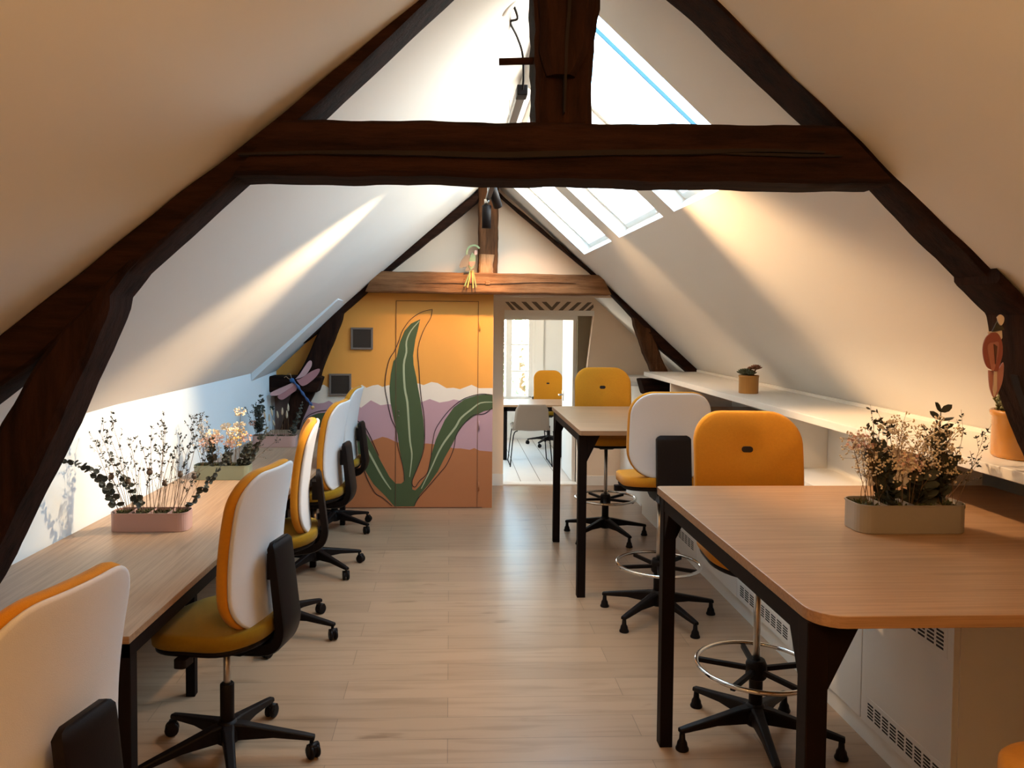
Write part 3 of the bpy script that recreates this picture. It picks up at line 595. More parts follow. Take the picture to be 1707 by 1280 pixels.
# ============================================================ TABLES
def rrect(x0,x1,y0,y1,rs,n=6):
    """rs: radii for corners (x0y0, x1y0, x1y1, x0y1)"""
    out=[]
    for (cx,cy,a0),r in zip(((x0,y0,180),(x1,y0,270),(x1,y1,0),(x0,y1,90)),rs):
        sx=1 if cx==x0 else -1; sy=1 if cy==y0 else -1
        if r<=0: out.append((cx,cy)); continue
        for k in range(n+1):
            a=R(a0+90*k/n); out.append((cx+sx*r+r*math.cos(a),cy+sy*r+r*math.sin(a)))
    return out
def leg(mm,x,y,z,sx,sy,w_=.052,gus=.085,gh=.17):
    """square leg with triangular gussets toward +sx and +sy"""
    xa,xb=(x,x+w_*sx); ya,yb=(y,y+w_*sy)
    mm.box(min(xa,xb),max(xa,xb),min(ya,yb),max(ya,yb),0,z)
    g=[(xb-.001*sx,z),(xb+gus*sx,z),(xb+gus*.85*sx,z-.02),(xb,z-gh)]
    mm.prism(g,min(ya,yb)+.004,max(ya,yb)-.004,'y')
    g=[(yb-.001*sy,z),(yb+gus*sy,z),(yb+gus*.85*sy,z-.02),(yb,z-gh)]
    mm.prism(g,min(xa,xb)+.004,max(xa,xb)-.004,'x')
def high_table(name,label,x0,x1,y0,y1,z,rs,th=.03):
    t=thing(name,label,'table',((x0+x1)/2,(y0+y1)/2,0),0,'high oak tables')
    b=MB(); b.prism(rrect(x0,x1,y0,y1,rs),z-th,z,'z',0,1); par(b.build('tabletop',[DESKX,EDGE],bevel=.002),t)
    f=MB(); zz=z-th-.001; i=.012
    f.box(x0+i,x0+i+.03,y0+.05,y1-.05,zz-.055,zz); f.box(x1-.08,x1-.05,y0+.05,y1-.05,zz-.055,zz)
    f.box(x0+.042,x1-.08,y0+.42,y0+.46,zz-.04,zz); f.box(x0+.042,x1-.08,y1-.46,y1-.42,zz-.04,zz)
    par(f.build('frame',BLACK),t)
    for x,y,sx,sy in ((x0+.001,y0+.045,1,1),(x0+.01,y1-.03,1,-1)):
        l=MB(); leg(l,x,y,zz,sx,sy); par(l.build('leg',BLACK,bevel=.003),t)
    return t
high_table('high_table','near high oak table with rounded corner holding the grey planter',.848,2.25,1.735,3.14,1.05,(.075,.03,.03,.02))
high_table('high_table','far high oak table with black steel legs before the doorway',.797,2.36,4.71,6.04,1.05,(.012,.01,.01,.012))
# low desk along the left wall (skewed with the knee wall)
t=thing('desk','long low oak desk running along the left knee wall','desk',(-1.33,4.6,0))
b=MB(); y0,y1=2.42,6.90; fx=lambda y:-.985+.0485*(y-2.42)*1.0
b.prism([(kx(y0)+.02,y0),(fx(y0),y0),(fx(y1),y1),(kx(y1)+.012,y1)],.715,.74,'z',0,1); par(b.build('desktop',[DESKY,EDGE],bevel=.002),t)
b=MB()
for a,c in ((0,.03),):
    b.prism([(fx(y0)-.035,y0+.03),(fx(y0)-.01,y0+.03),(fx(y1)-.01,y1-.03),(fx(y1)-.035,y1-.03)],.66,.714,'z')
b.box(kx(y0)+.06,fx(y0)-.01,y0+.03,y0+.06,.66,.714)
par(b.build('frame',BLACK),t)
def dleg(x,y,w_=.05):
    b=MB(); b.box(x-w_/2,x+w_/2,y-w_/2,y+w_/2,0,.714); par(b.build('leg',BLACK,bevel=.003),t)
dleg(fx(2.46)-.04,2.48,.055); dleg(kx(2.46)+.12,2.48,.055)
for y in (3.56,5.4,6.5): dleg(fx(y)-.10 if y>4 else -1.17,y,.042); dleg(kx(y)+.22,y,.042)
# ============================================================ CHAIRS
def outline(w_,h,rt_,rb,n=9):
    pts=[]
    for cx,cz,a0,r in ((w_/2-rt_,h/2-rt_,0,rt_),(-w_/2+rt_,h/2-rt_,90,rt_),(-w_/2+rb,-h/2+rb,180,rb),(w_/2-rb,-h/2+rb,270,rb)):
        for k in range(n+1):
            a=R(a0+90*k/n); pts.append((cx+r*math.cos(a),cz+r*math.sin(a)))
    # densify the straight runs
    out=[]
    for i,p in enumerate(pts):
        q=pts[(i+1)%len(pts)]; out.append(p); L=math.dist(p,q)
        if L>.06:
            k=int(L/.04)
            for j in range(1,k+1): out.append((p[0]+(q[0]-p[0])*j/(k+1),p[1]+(q[1]-p[1])*j/(k+1)))
    return out
def pad(w_,h,rt_,rb,th,bend,front=1,dim=None,pil=.012,edge=.5):
    """closed pillow: back face on bend(x,z), front bulging th along +y*front"""
    O=outline(w_,h,rt_,rb); n=len(O); mm=MB(); vs=[]
    rings=[(.0,.90),(.0,.965),(.12,.992),(.5,1.0),(.88,.992),(1.0,.965),(1.03,.90),(1.08,.78),(1.12,.6),(1.14,.4),(1.15,.2)]
    # back inner rings first
    R0=[(.0,.2),(.0,.45),(.0,.7)]+rings
    for tt,sc_ in R0:
        for x,z in O:
            X,Z=x*sc_,z*sc_; y=bend(X,Z)+front*th*tt
            if dim and tt>.9: 
                dx,dz=X-dim[0],Z-dim[1]; y-=front*dim[2]*math.exp(-(dx*dx+dz*dz*1.3)/(2*dim[3]**2))
            vs.append((X,y,Z))
    fs=[];m_=len(R0)
    for i in range(m_-1):
        for k in range(n): k2=(k+1)%n; fs.append((i*n+k,i*n+k2,(i+1)*n+k2,(i+1)*n+k))
    vs.append((0,bend(0,0),0)); cb=len(vs)-1
    y=bend(0,0)+front*th*1.155
    if dim: y-=front*dim[2]*math.exp(-((dim[0])**2+dim[1]**2*1.3)/(2*dim[3]**2))
    vs.append((0,y,0)); cf=len(vs)-1
    for k in range(n): k2=(k+1)%n; fs.append((cb,k,k2)); fs.append((cf,(m_-1)*n+k2,(m_-1)*n+k))
    mm.add(vs,fs,0,True); return mm
def shift(mm,d,T=None):
    mm.v=[tuple((T@Vector(v) if T else Vector(v))+Vector(d)) for v in mm.v]; return mm
def caster():
    c=MB()
    for s in (-1,1):
        T=Matrix.Translation((s*.013,-.012,.028))@Matrix.Rotation(PI/2,4,'Y')
        c.lathe([(.012,-.008),(.024,-.008),(.028,-.004),(.028,.004),(.024,.008),(.010,.008)],16,0,True,T)
    c.box(-.006,.006,-.034,.012,.026,.05); c.tube([(0,0,.03),(0,0,.075)],.008,8)
    c.tube([(-.022,-.012,.046),(.022,-.012,.046)],.016,8)
    return c
def glide():
    c=MB(); c.lathe([(.026,0),(.027,.006),(.022,.016),(.020,.03),(.013,.042),(.011,.07)],14); return c
def make_chair(kind):
    st=kind=='stool'
    t=thing('task_chair' if not st else 'counter_stool_chair','x','chair')
    Z=.585 if not st else .85; h=.61 if not st else .49; zc=.865 if not st else 1.093; yb=-.225 if st else -.185
    def bend(x,z):
        q=z/(h/2); return .030*(1-q*q)-.055*(q*.5)+(.45 if st else .7)*x*x-(0 if st else .012*max(0,-q)**2)
    cush=shift(pad(.462,h,.13,.155,.038,bend,1,(0,.085 if st else .1,.013,.05)),(0,yb,zc)); cush.build('backrest_cushion',MUST,t)
    sh=shift(pad(.450,h-.012,.125,.15,.016,bend,-1),(0,yb-.002,zc)); sh.build('back_shell',SHELL,t)
    sl=MB(); O=rrect(-.024,.024,-.0125,.0125,(.012,)*4,4); 
    zz=.085 if st else .1; yy=yb+bend(0,zz)+.038*1.15-.012
    sl.prism([(x,z+zc+zz) for x,z in O],yy-.004,yy+.004,'y'); sl.build('grip_slot',SLOT,t)
    # seat
    sb=lambda x,z:-.25*x*x*0+.02*(z/.23)**2*(1 if z<0 else -1.2)
    s=pad(.475,.465,.17,.17,.055,sb,1); T=Matrix.Rotation(0,4,'X')
    s.v=[(x,z+.015,y+Z-.065) for x,y,z in s.v]; s.build('seat_cushion',MUST_SHADE if not st else MUST,t)
    s=pad(.45,.44,.16,.16,.022,sb,-1); s.v=[(x,z+.015,y+Z-.066) for x,y,z in s.v]; s.build('seat_shell',PLAST,t)
    # mechanism
    b=MB(); b.prism([(-.16,Z-.085),(.12,Z-.085),(.10,Z-.125),(.02,Z-.15),(-.08,Z-.15),(-.16,Z-.12)],-.055,.055,'x'); b.build('tilt_mechanism',PLAST,t,bevel=.006)
    b=MB(); b.tube([(-.04,.03,Z-.11),(-.20,.05,Z-.105)],.007,8); b.prism(rrect(-.255,-.185,.03,.075,(.012,)*4,3),Z-.118,Z-.088,'z'); b.build('lever',PLAST,t)
    # spine plate: J-profile
    top=.885 if not st else 1.10
    prof=[(yb-.030,top),(yb-.038,top-.05),(yb-.048,top-.15),(yb-.062,top-.27),(yb-.066,Z-.03),(yb-.045,Z-.085),(yb+.005,Z-.115),(-.08,Z-.125)]
    prof=cr(prof,4); ws=[]; n=len(prof); vs=[];fs=[]
    for i,(y,z) in enumerate(prof):
        a=prof[max(0,i-1)]; c=prof[min(n-1,i+1)]; d=Vector((c[0]-a[0],c[1]-a[1])).normalized(); nn=Vector((-d.y,d.x))
        u=i/(n-1); wd=.082 if u<.55 else .082-.035*(u-.55)/.45
        if st: wd=.094 if u<.55 else .094-.045*(u-.55)/.45
        if i==0: wd-=.022
        if i==1: wd-=.007
        th=.009 if i<2 else .013+.008*u
        for sx,k in ((-1,-1),(-.86,-1.25),(.86,-1.25),(1,-1),(1,1),(-1,1)): vs.append((sx*wd,y+nn.x*th*k,z+nn.y*th*k))
    for i in range(n-1):
        for k in range(6): k2=(k+1)%6; fs.append((i*6+k,i*6+k2,(i+1)*6+k2,(i+1)*6+k))
    fs+=[tuple(range(6))[::-1],tuple((n-1)*6+k for k in range(6))]
    b=MB(); b.add(vs,fs,0,True); o=b.build('back_spine',PLAST,t); e_=o.modifiers.new('e','EDGE_SPLIT'); e_.split_angle=R(40)
    b=MB(); b.box(-.04,.04,yb-.035,yb+.0,zc-.13,zc-.03); b.build('spine_bracket',PLAST,t)
    # column
    b=MB(); b.tube([(0,0,.20),(0,0,Z-.13)],.014,16); b.build('gas_column',STEEL,t)
    b=MB(); b.lathe([(.027,.075),(.027,.30),(.022,.305)],16); b.build('column_sleeve',PLAST,t)
    b=MB(); b.lathe([(.035,.07),(.052,.085),(.052,.12),(.040,.145),(.03,.16)],20); b.build('base_hub',PLAST,t)
    for k in range(5):
        a=2*PI*k/5; T=Matrix.Rotation(a,4,'Z'); l=MB(); vs=[];fs=[]
        for r_,zt,zb,wd in ((.03,.150,.085,.026),(.07,.145,.085,.022),(.18,.122,.088,.0185),(.30,.097,.074,.016),(.338,.088,.070,.014)):
            for x,z in ((-wd,zb),(-wd,zt-.006),(-wd*.7,zt),(wd*.7,zt),(wd,zt-.006),(wd,zb)): vs.append((r_,x,z))
        for i in range(4):
            for q in range(6): q2=(q+1)%6; fs.append((i*6+q,i*6+q2,(i+1)*6+q2,(i+1)*6+q))
        fs+=[tuple(range(6))[::-1],tuple(24+q for q in range(6))]
        l.add(vs,fs,0,False,T); lg=l.build('base_leg',PLAST,t,bevel=.003)
        c=(glide() if st else caster()); T2=T@Matrix.Translation((.325,0,0))@Matrix.Rotation(R(40+50*k),4,'Z')
        c.v=[tuple(T2@Vector(v)) for v in c.v]; c.build('glide' if st else 'caster',PLAST,lg)
    if st:
        zr_=.312; b=MB(); N=48; b.tube([(.238*math.cos(2*PI*k/N),.238*math.sin(2*PI*k/N),zr_) for k in range(N+1)],.0095,10,cap=False); b.build('foot_ring',CHROME,t)
        b=MB(); b.lathe([(.034,zr_-.05),(.042,zr_-.04),(.042,zr_+.012),(.034,zr_+.03)],16); b.build('ring_collar',PLAST,t)
        for k in range(5):
            a=2*PI*(k+.5)/5; T=Matrix.Rotation(a,4,'Z'); b=MB(); b.box(.03,.232,-.010,.010,zr_-.022,zr_-.002,0,T); b.build('ring_spoke',PLAST,t,bevel=.003)
    return t
def place(root,loc,face,base,label,group):
    """face: heading of the seat; base: rotation of the star foot"""
    root.location=loc; root.rotation_euler=(0,0,face); root['label']=label; root['group']=group
    for ch in root.children:
        n=ch.name.split('.')[0]
        if n in ('base_leg','base_hub','foot_ring','ring_spoke','ring_collar','column_sleeve'): ch.rotation_euler=(0,0,base-face)
    return root
proto=make_chair('task')
TC=[((-.985,1.72,0),76,10,'nearest mustard office chair, cream back shell cut off by the left edge'),
    ((-.86,3.03,0),78,1,'mustard office chair tucked under the near end of the long desk'),
    ((-.935,4.26,0),99,-16,'mustard office chair seen edge-on, its yellow back turned forward'),
    ((-.915,5.33,0),83,30,'mustard office chair beside the pink far planter, second from the mural'),
    ((-.935,6.37,0),86,42,'mustard office chair closest to the painted mural')]
for i,(loc,f_,b_,lb) in enumerate(TC):
    o=proto if i==0 else dup(proto)
    place(o,loc,R(f_),R(b_),lb,'mustard office chairs along the long desk')
ps=make_chair('stool')
ST=[((1.265,3.10,0),176,46,'tall mustard stool chair facing forward behind the near high table'),
    ((1.22,4.44,0),0,5,'tall stool chair turned away, showing its grey back shell'),
    ((1.245,6.12,0),180,5,'tall mustard stool chair behind the far high table'),
    ((1.36,1.38,0),0,20,'tall stool chair in the bottom right corner, only its seat showing')]
for i,(loc,f_,b_,lb) in enumerate(ST):
    o=ps if i==0 else dup(ps)
    place(o,loc,R(f_),R(b_),lb,'tall mustard stool chairs at the high tables')
o=dup(proto); place(o,(1.36,10.62,0),R(180),R(20),'small mustard office chair in the bright room beyond the doorway','mustard office chairs beyond the doorway'); o.scale=(.87,.87,.87)
# ============================================================ far room furniture
t=thing('meeting_table','white table with black legs in the room beyond','table',(1.3,9.8,0))
b=MB(); b.box(.62,2.1,9.45,10.15,.655,.68); par(b.build('tabletop',[DESKX],bevel=.002),t)
b=MB(); b.box(.66,2.0,9.48,9.51,.60,.654); b.box(.66,2.0,10.07,10.10,.60,.654); b.box(.66,.69,9.48,10.1,.60,.654); par(b.build('frame',BLACK),t)
for x,y in ((.66,9.48),(.66,10.06),(2.0,9.48),(2.0,10.06)):
    b=MB(); b.box(x,x+.045,y,y+.045,0,.654); par(b.build('leg',BLACK),t)
t=thing('shell_chair','taupe plastic chair on thin black sled legs beyond the doorway','chair',(.96,9.12,0))
b=MB(); vs=[];fs=[];nU,nV=12,14
for j in range(nV+1):
    v=j/nV; p=cr([(.42,.435),(.2,.42),(.02,.415),(-.05,.46),(-.09,.60),(-.12,.735)],4); q=p[int(v*(len(p)-1))]
    wv=.225 if v<.5 else .225-.02*(v-.5)/.5*2
    if v>.93: wv-=.03
    if v<.08: wv-=.03
    for i in range(nU+1):
        u=-1+2*i/nU; vs.append((u*wv,q[0]+.25*(u*wv)**2*(2 if v>.5 else 0),q[1]+(.03*u*u if v<.5 else 0)))
nn=len(vs); vs+=[(x,y-.008,z-.008) for x,y,z in vs]
for j in range(nV):
    for i in range(nU):
        a=j*(nU+1)+i; fs.append((a,a+1,a+nU+2,a+nU+1)); fs.append((nn+a,nn+a+nU+1,nn+a+nU+2,nn+a+1))
bd=[i for i in range(nU)]
for i in range(nU): fs.append((i,nn+i,nn+i+1,i+1)); a=nV*(nU+1)+i; fs.append((a,a+1,nn+a+1,nn+a))
for j in range(nV): a=j*(nU+1); fs.append((a,a+nU+1,nn+a+nU+1,nn+a)); a+=nU; fs.append((a,nn+a,nn+a+nU+1,a+nU+1))
b.add(vs,fs,0,True); b.build('seat_shell',GREYPL,t)
for s in (-1,1):
    b=MB(); b.tube(cr([(s*.16,.0,.41),(s*.21,-.04,.36),(s*.245,-.07,.02),(s*.245,-.03,.008),(s*.245,.36,.008),(s*.235,.40,.03),(s*.20,.36,.38),(s*.16,.34,.40)],4),.0065,8); b.build('sled_leg',BLACK,t)
t=thing('waste_bin','black wire bin on the floor beside the far table','bin',(1.44,9.75,0))
b=MB(); b.lathe([(.10,0),(.12,.005),(.135,.30),(.14,.31),(.13,.305),(.115,.012),(.02,.01)],18); b.build('bin_body',BLACK,t)
# ============================================================ PLANTERS
def sprig(kind,base,tip,bow,rng,scale=1,parent=None,loc=None):
    mm=MB(); P0=Vector(base); P2=Vector(tip); mid=(P0+P2)/2+Vector(bow); n=12
    pts=[(1-t)**2*P0+2*(1-t)*t*mid+t*t*P2 for t in [i/n for i in range(n+1)]]
    rv=lambda s=1:Vector((rng.uniform(-s,s),rng.uniform(-s,s),rng.uniform(-s,s)))
    if kind=='eucalyptus_branch':
        mats=[STEMG,LEAFD]; mm.tube(pts,[.0019*(1-.6*i/n) for i in range(n+1)],5)
        for i in range(2 if n else 0,n*2+1):
            t=i/(n*2); 
            if t<.12: continue
            p=(1-t)**2*P0+2*(1-t)*t*mid+t*t*P2; d=(P2-P0).normalized()
            L=.036*scale*(1.1-.5*t)
            if i%2 and rng.random()<.55: continue
            for s in (-1,1):
                sd=Vector((s*(1 if i%2 else .3),s*(.3 if i%2 else 1),.15))+rv(.4); mm.leaf(p,sd+d*.3,rv(1)+Vector((0,-1,.3)),L,L*.95,1,.2)
    elif kind=='twig_spray':
        mats=[STEM,LEAFD]; mm.tube(pts,[.0013*(1-.5*i/n) for i in range(n+1)],4)
        for i in range(4,n+1):
            if rng.random()<.12: continue
            p=pts[i]; d=(P2-P0).normalized(); sd=(rv(1)*.7+d*.8).normalized()*rng.uniform(.02,.07)*scale
            q=[p,p+sd*.5+Vector((0,0,.002)),p+sd+Vector((0,0,.008))]; mm.tube(q,.0006,3,0,False)
            for k in range(5):
                pp=p+sd*rng.uniform(.35,1.05); mm.leaf(pp,rv(1)+Vector((0,0,.6)),rv(1),.012*scale,.006*scale,1)
        for k in range(5): mm.leaf(pts[-1],rv(1)+Vector((0,0,.8)),rv(1),.012*scale,.006*scale,1)
    elif kind=='dry_grass':
        mats=[STEM,STEM]; mm.tube(pts,[.0012*(1-.5*i/n) for i in range(n+1)],4)
        for i in range(6,n,2):
            p=pts[i]; sd=rv(.5)*.05+Vector((0,0,.05)); mm.tube([p,p+sd],.0005,3,0,False)
    elif kind=='poppy_stem':
        mats=[STEM,POD]; mm.tube(pts,.0014,5); p=pts[-1]; r=.0115*scale; mm.ball(p+Vector((0,0,r*.7)),r,1,10,7,1.1)
        mm.lathe([(r*.25,r*1.6),(r*.95,r*1.85),(r*.9,r*2.0),(r*.1,r*1.95)],10,1,True,Matrix.Translation(p))
    elif kind=='thistle_stem':
        mats=[STEM,LEAFD]; mm.tube(pts,.0012,4); p=pts[-1]
        for k in range(40): d=rv(1).normalized(); mm.leaf(p,d,rv(1),.016*scale,.005*scale,1)
    elif kind=='cream_flower':
        mats=[STEM,BLOOM,BLOOMP,BLOOMY]; mm.tube(pts,.0013,4); p=pts[-1]; c=1 if rng.random()<.6 else 2
        if scale>1.3: c=3
        for k in range(70):
            d=rv(1); 
            if d.length<.2: continue
            d=d.normalized(); rr=.028*scale*(rng.random()**.4); pp=p+Vector((d.x*rr*1.15,d.y*rr,d.z*rr*.75+.01)); mm.leaf(pp,d+rv(.5),rv(1),.012,.011,c)
    elif kind=='baby_breath':
        mats=[STEM,BLOOM]; mm.tube(pts,.0011,4)
        for i in range(5,n+1):
            for q in range(4):
                p=pts[i]; sd=(rv(1)+Vector((0,0,.7))).normalized()*rng.uniform(.02,.055)*scale; mm.tube([p,p+sd],.0005,3,0,False)
                for k in range(3): mm.ball(p+sd+rv(.007),.0032,1,5,4)
    elif kind=='bunny_tail_grass':
        mats=[STEM,TAIL]; mm.tube(pts,.0011,4); d=(pts[-1]-pts[-3]).normalized(); L=.058*scale
        mm.tube([pts[-1]+d*L*t for t in (0,.1,.3,.6,.85,1)],[.003,.0065,.0085,.0075,.0045,.001],8,1)
    elif kind=='broad_leaf_stem':
        mats=[STEMG,LEAFD]; mm.tube(pts,.0016,5)
        for i in range(3,n+1):
            for s in (-1,1): mm.leaf(pts[i],Vector((s*rng.uniform(.4,1),rng.uniform(-.6,.6),rng.uniform(.1,.9))),rv(1)+Vector((0,-1,0)),.042*scale,.024*scale,1)
    return mm.build(kind,mats,parent)
def planter(label,x0,x1,y0,z,rz,mt,specs,seed,dep=.125,ht=.082,rr=.04):
    L=x1-x0; t=thing('flower_planter',label,'planter',((x0+x1)/2,y0+dep/2,z),rz,'metal planters of dried flowers'); rng=random.Random(seed)
    O=rrect(-L/2,L/2,-dep/2,dep/2,(rr,)*4,6); I=rrect(-L/2+.002,L/2-.002,-dep/2+.002,dep/2-.002,(rr-.002,)*4,6); n=len(O)
    b=MB(); vs=[(x*.985,y*.97,.0) for x,y in O]+[(x,y,.003) for x,y in O]+[(x*1.0,y,ht) for x,y in O]+[(x*1.008,y*1.02,ht+.001) for x,y in O]+[(x*1.008,y*1.02,ht+.005) for x,y in O]+[(x,y,ht+.005) for x,y in I]+[(x,y,ht-.025) for x,y in I]
    fs=[tuple(range(n))[::-1]]
    for i in range(6):
        for k in range(n): k2=(k+1)%n; fs.append((i*n+k,i*n+k2,(i+1)*n+k2,(i+1)*n+k))
    b.add(vs,fs,0,False); b.build('trough',mt,t)
    for k in range(1,4):
        x=-L/2+L*k/4; b=MB(); b.box(x-.001,x+.001,-dep/2+.004,dep/2-.004,ht-.03,ht+.003); b.build('divider',mt,t)
    for k in range(4):
        xa=-L/2+L*k/4+.004; xb=xa+L/4-.008; c=MB()
        if k in(0,3): rs=(rr-.006 if k==0 else .003,rr-.006 if k==3 else .003,rr-.006 if k==3 else .003,rr-.006 if k==0 else .003)
        else: rs=(.003,)*4
        c.prism(rrect(xa,xb,-dep/2+.004,dep/2-.004,rs,4),ht-.03,ht-.012,'z')
        for q in range(60):
            px,py=rng.uniform(xa+.008,xb-.008),rng.uniform(-dep/2+.014,dep/2-.014); c.leaf((px,py,ht-.012),(rng.uniform(-1,1),rng.uniform(-1,1),rng.uniform(.3,1.4)),(rng.uniform(-1,1),rng.uniform(-1,1),0),.018,.009,1)
        c.build('moss_bed',[SOIL,MOSS],t)
    ca,sa=math.cos(-rz),math.sin(-rz)
    for kind,bx,tx,tz,ty,bow,scl in specs:
        # bx: base fraction along the trough, tx: tip offset in metres from the trough centre, tz: tip height above the table
        sprig(kind,((bx-.5)*L*.9,rng.uniform(-.03,.03),ht-.015),(tx,ty,tz),(bow[0],rng.uniform(-.015,.015),bow[1]),rng,scl,t)
    return t
rg=random.Random(3)
E_,TW,PO,CF,BB,BT,DG,BL,TH='eucalyptus_branch','twig_spray','poppy_stem','cream_flower','baby_breath','bunny_tail_grass','dry_grass','broad_leaf_stem','thistle_stem'
def many(kind,b0,b1,t0,t1,z0,z1,n,rng,bow=0,scl=1,yy=.06):
    out=[]
    for k in range(n):
        u=(k+.5)/n; out.append((kind,b0+(b1-b0)*u+rng.uniform(-.03,.03),t0+(t1-t0)*u+rng.uniform(-.02,.02),rng.uniform(z0,z1),rng.uniform(-yy,yy),((rng.uniform(-.5,.5)*.04)+bow*(.5-u),.02),scl*rng.uniform(.85,1.15)))
    return out
# near pink planter (on the desk)
A=[(E_,.06,-.255,.37,-.30,(.06,.10),1),(E_,.42,-.20,.345,.02,(.02,-.03),.95),(E_,.93,.36,.36,.02,(-.02,-.05),.95)]
A+=many(TW,.05,.30,-.28,-.12,.34,.52,6,rg,-.05,1.1)+many(TW,.45,.65,-.02,.10,.36,.50,6,rg,0,1.1)+many(TW,.8,.95,.12,.26,.30,.47,4,rg,.05,1.1)
A+=[(PO,.12,-.185,.235,0,(.0,.03),1.15),(PO,.2,-.11,.21,.01,(0,.02),.9),(PO,.4,-.01,.255,.0,(-.02,.02),1.25),(PO,.62,.05,.20,.02,(.01,0),1),(PO,.8,.13,.245,0,(.02,.03),1.1),(PO,.85,.19,.235,.01,(.01,.02),1.1)]
A+=many(DG,.05,.95,-.2,.2,.15,.34,16,rg,0,1)+many(TH,.5,.9,.05,.2,.28,.38,3,rg,0,.7)
planter('pink metal planter of dried eucalyptus and poppy heads, nearest on the desk',-1.555,-1.205,3.60,.74,0,PINK,A,5)
A=many(CF,.15,.95,-.13,.16,.20,.31,8,rg,.03,1.1)+[(CF,.8,.10,.40,.02,(0,.02),1.2),(CF,.72,.10,.27,-.03,(0,.02),1.4),(CF,.75,.08,.22,-.03,(0,.02),1.4)]
A+=many(TW,0.05,.3,-.22,-.10,.30,.46,5,rg,0,1)+[(E_,.3,-.06,.25,-.02,(-.01,0),1.0),(E_,.92,.26,.30,0,(-.01,-.02),1.1),(E_,.85,.17,.22,-.04,(0,0),1.1),(E_,.6,.03,.20,-.04,(0,0),1.0)]
A+=many(DG,.1,.9,-.15,.15,.15,.28,8,rg)+many(TW,.8,.98,.2,.34,.16,.30,3,rg,0,.9)+many(BB,.1,.4,-.16,-.04,.22,.33,3,rg,0,1)
planter('sage green metal planter of cream flowers, middle one on the desk',-1.55,-1.215,4.75,.74,0,GREEN,A,6)
A=[(BT,.30,-.075,.215,.0,(0,0),1),(BT,.38,-.045,.19,.01,(0,0),1),(BT,.5,-.02,.235,.0,(0,0),1.1),(BT,.62,.02,.215,.01,(0,0),1),(BT,.7,.055,.24,.0,(0,0),1),(BT,.8,.09,.215,.0,(0,0),1.1),(BT,.85,.10,.27,.0,(0,0),1),(BT,.55,.0,.16,-.02,(0,0),.9)]
A+=[(E_,.12,-.11,.38,.02,(0,0),1.25),(E_,.10,-.135,.30,.0,(0,0),1.15),(E_,.88,.20,.33,.03,(.01,0),1.0)]+many(TW,.02,.12,-.2,-.13,.26,.36,3,rg,0,1.1)+many(DG,.1,.9,-.1,.12,.14,.26,8,rg)
A+=[(TH,.45,-.03,.29,.03,(0,0),1.4),(CF,.08,-.17,.17,0,(0,0),.7)]
planter('pink metal planter of bunny tail grass, farthest on the desk',-1.50,-1.17,5.95,.74,0,PINK,A,7)
A=[(PO,.12,-.125,.235,0,(0,.01),1.3),(CF,.12,-.14,.275,.02,(0,.01),1.3)]+many(BB,.05,.25,-.17,-.10,.24,.31,4,rg,0,1)
A+=[(BL,.30,-.085,.255,.0,(-.01,.0),1.15),(BL,.33,-.075,.20,.0,(-.01,.0),1.2),(E_,.28,-.07,.17,-.03,(0,0),1.3)]+many(TW,.2,.35,-.13,-.06,.25,.36,3,rg,0,1.2)
A+=[(CF,.42,-.045,.32,.02,(0,.01),.95),(CF,.45,-.03,.21,-.03,(0,.01),1.25),(CF,.5,.0,.215,-.03,(0,.01),1.2)]+many(BB,.35,.6,-.05,.08,.27,.37,6,rg,0,1.1)
A+=[(BL,.62,.045,.17,-.03,(0,0),1.3),(BL,.64,.05,.12,-.02,(0,0),1.3),(BL,.60,.06,.215,.0,(0,0),1.0),(E_,.66,.055,.24,.0,(0,0),1.1)]
A+=[(BL,.86,.115,.385,.0,(.0,.0),1.0),(BL,.88,.13,.22,-.02,(0,0),1.15),(E_,.84,.12,.26,.0,(0,0),1.2),(PO,.85,.10,.16,0,(0,0),1.3)]+many(BB,.8,.95,.08,.17,.22,.34,6,rg,0,1.1)
A+=many(TW,.9,.98,.15,.26,.20,.33,3,rg,0,1)+[(TW,.95,.245,.225,.0,(.0,.0),.6)]+many(TW,.75,.95,.06,.17,.28,.36,3,rg,0,1.1)+many(DG,.05,.95,-.15,.15,.1,.24,14,rg)
planter('grey metal planter of dried flowers on the near high table',1.315,1.675,2.41,1.05,0,GREY,A,8,dep=.14,ht=.088,rr=.045)
# ============================================================ SUCCULENT POTS
t=thing('succulent_pot','small ribbed ochre pot with red-tipped rosette succulents on the shelf','plant pot',(1.895,4.86,1.27))
b=MB(); b.lathe([(.058,0),(.060,.004),(.0605,.10),(.063,.104),(.063,.114),(.058,.115),(.056,.09),(.01,.088)],28); b.build('pot',OCHRE2,t)
b=MB(); b.lathe([(.055,.088),(.03,.098),(.005,.10)],16); b.build('soil',SOIL,t)
def rosette(mm,c,r,m,seed,layers=4):
    rng=random.Random(seed); c=Vector(c)
    for l in range(layers):
        k=6+l*2; 
        for i in range(k):
            a=2*PI*i/k+l*.5; el=1.35-.95*l/max(1,layers-1); d=Vector((math.cos(a)*math.cos(el),math.sin(a)*math.cos(el),math.sin(el)))
            L=r*(.75+.3*l/layers); mm.tube([c,c+d*L*.4,c+d*L*.8,c+d*L],[.003,r*.17,r*.15,.001],6,m,True,True,None,.7)
b=MB(); rosette(b,(-.024,0,.115),.058,0,1,5); rosette(b,(.018,.02,.115),.045,0,3,4); rosette(b,(-.01,-.03,.115),.042,0,5,4); b.build('succulent',SUCC,t)
b=MB(); b.tube([(.02,0,.09),(.035,0,.13),(.045,0,.155)],.005,6); rosette(b,(.045,0,.15),.044,0,2,4); b.tube([(.02,0,.1),(.02,.02,.15)],.004,6); rosette(b,(.02,.02,.15),.026,0,6,4); b.build('succulent',SUCR,t)
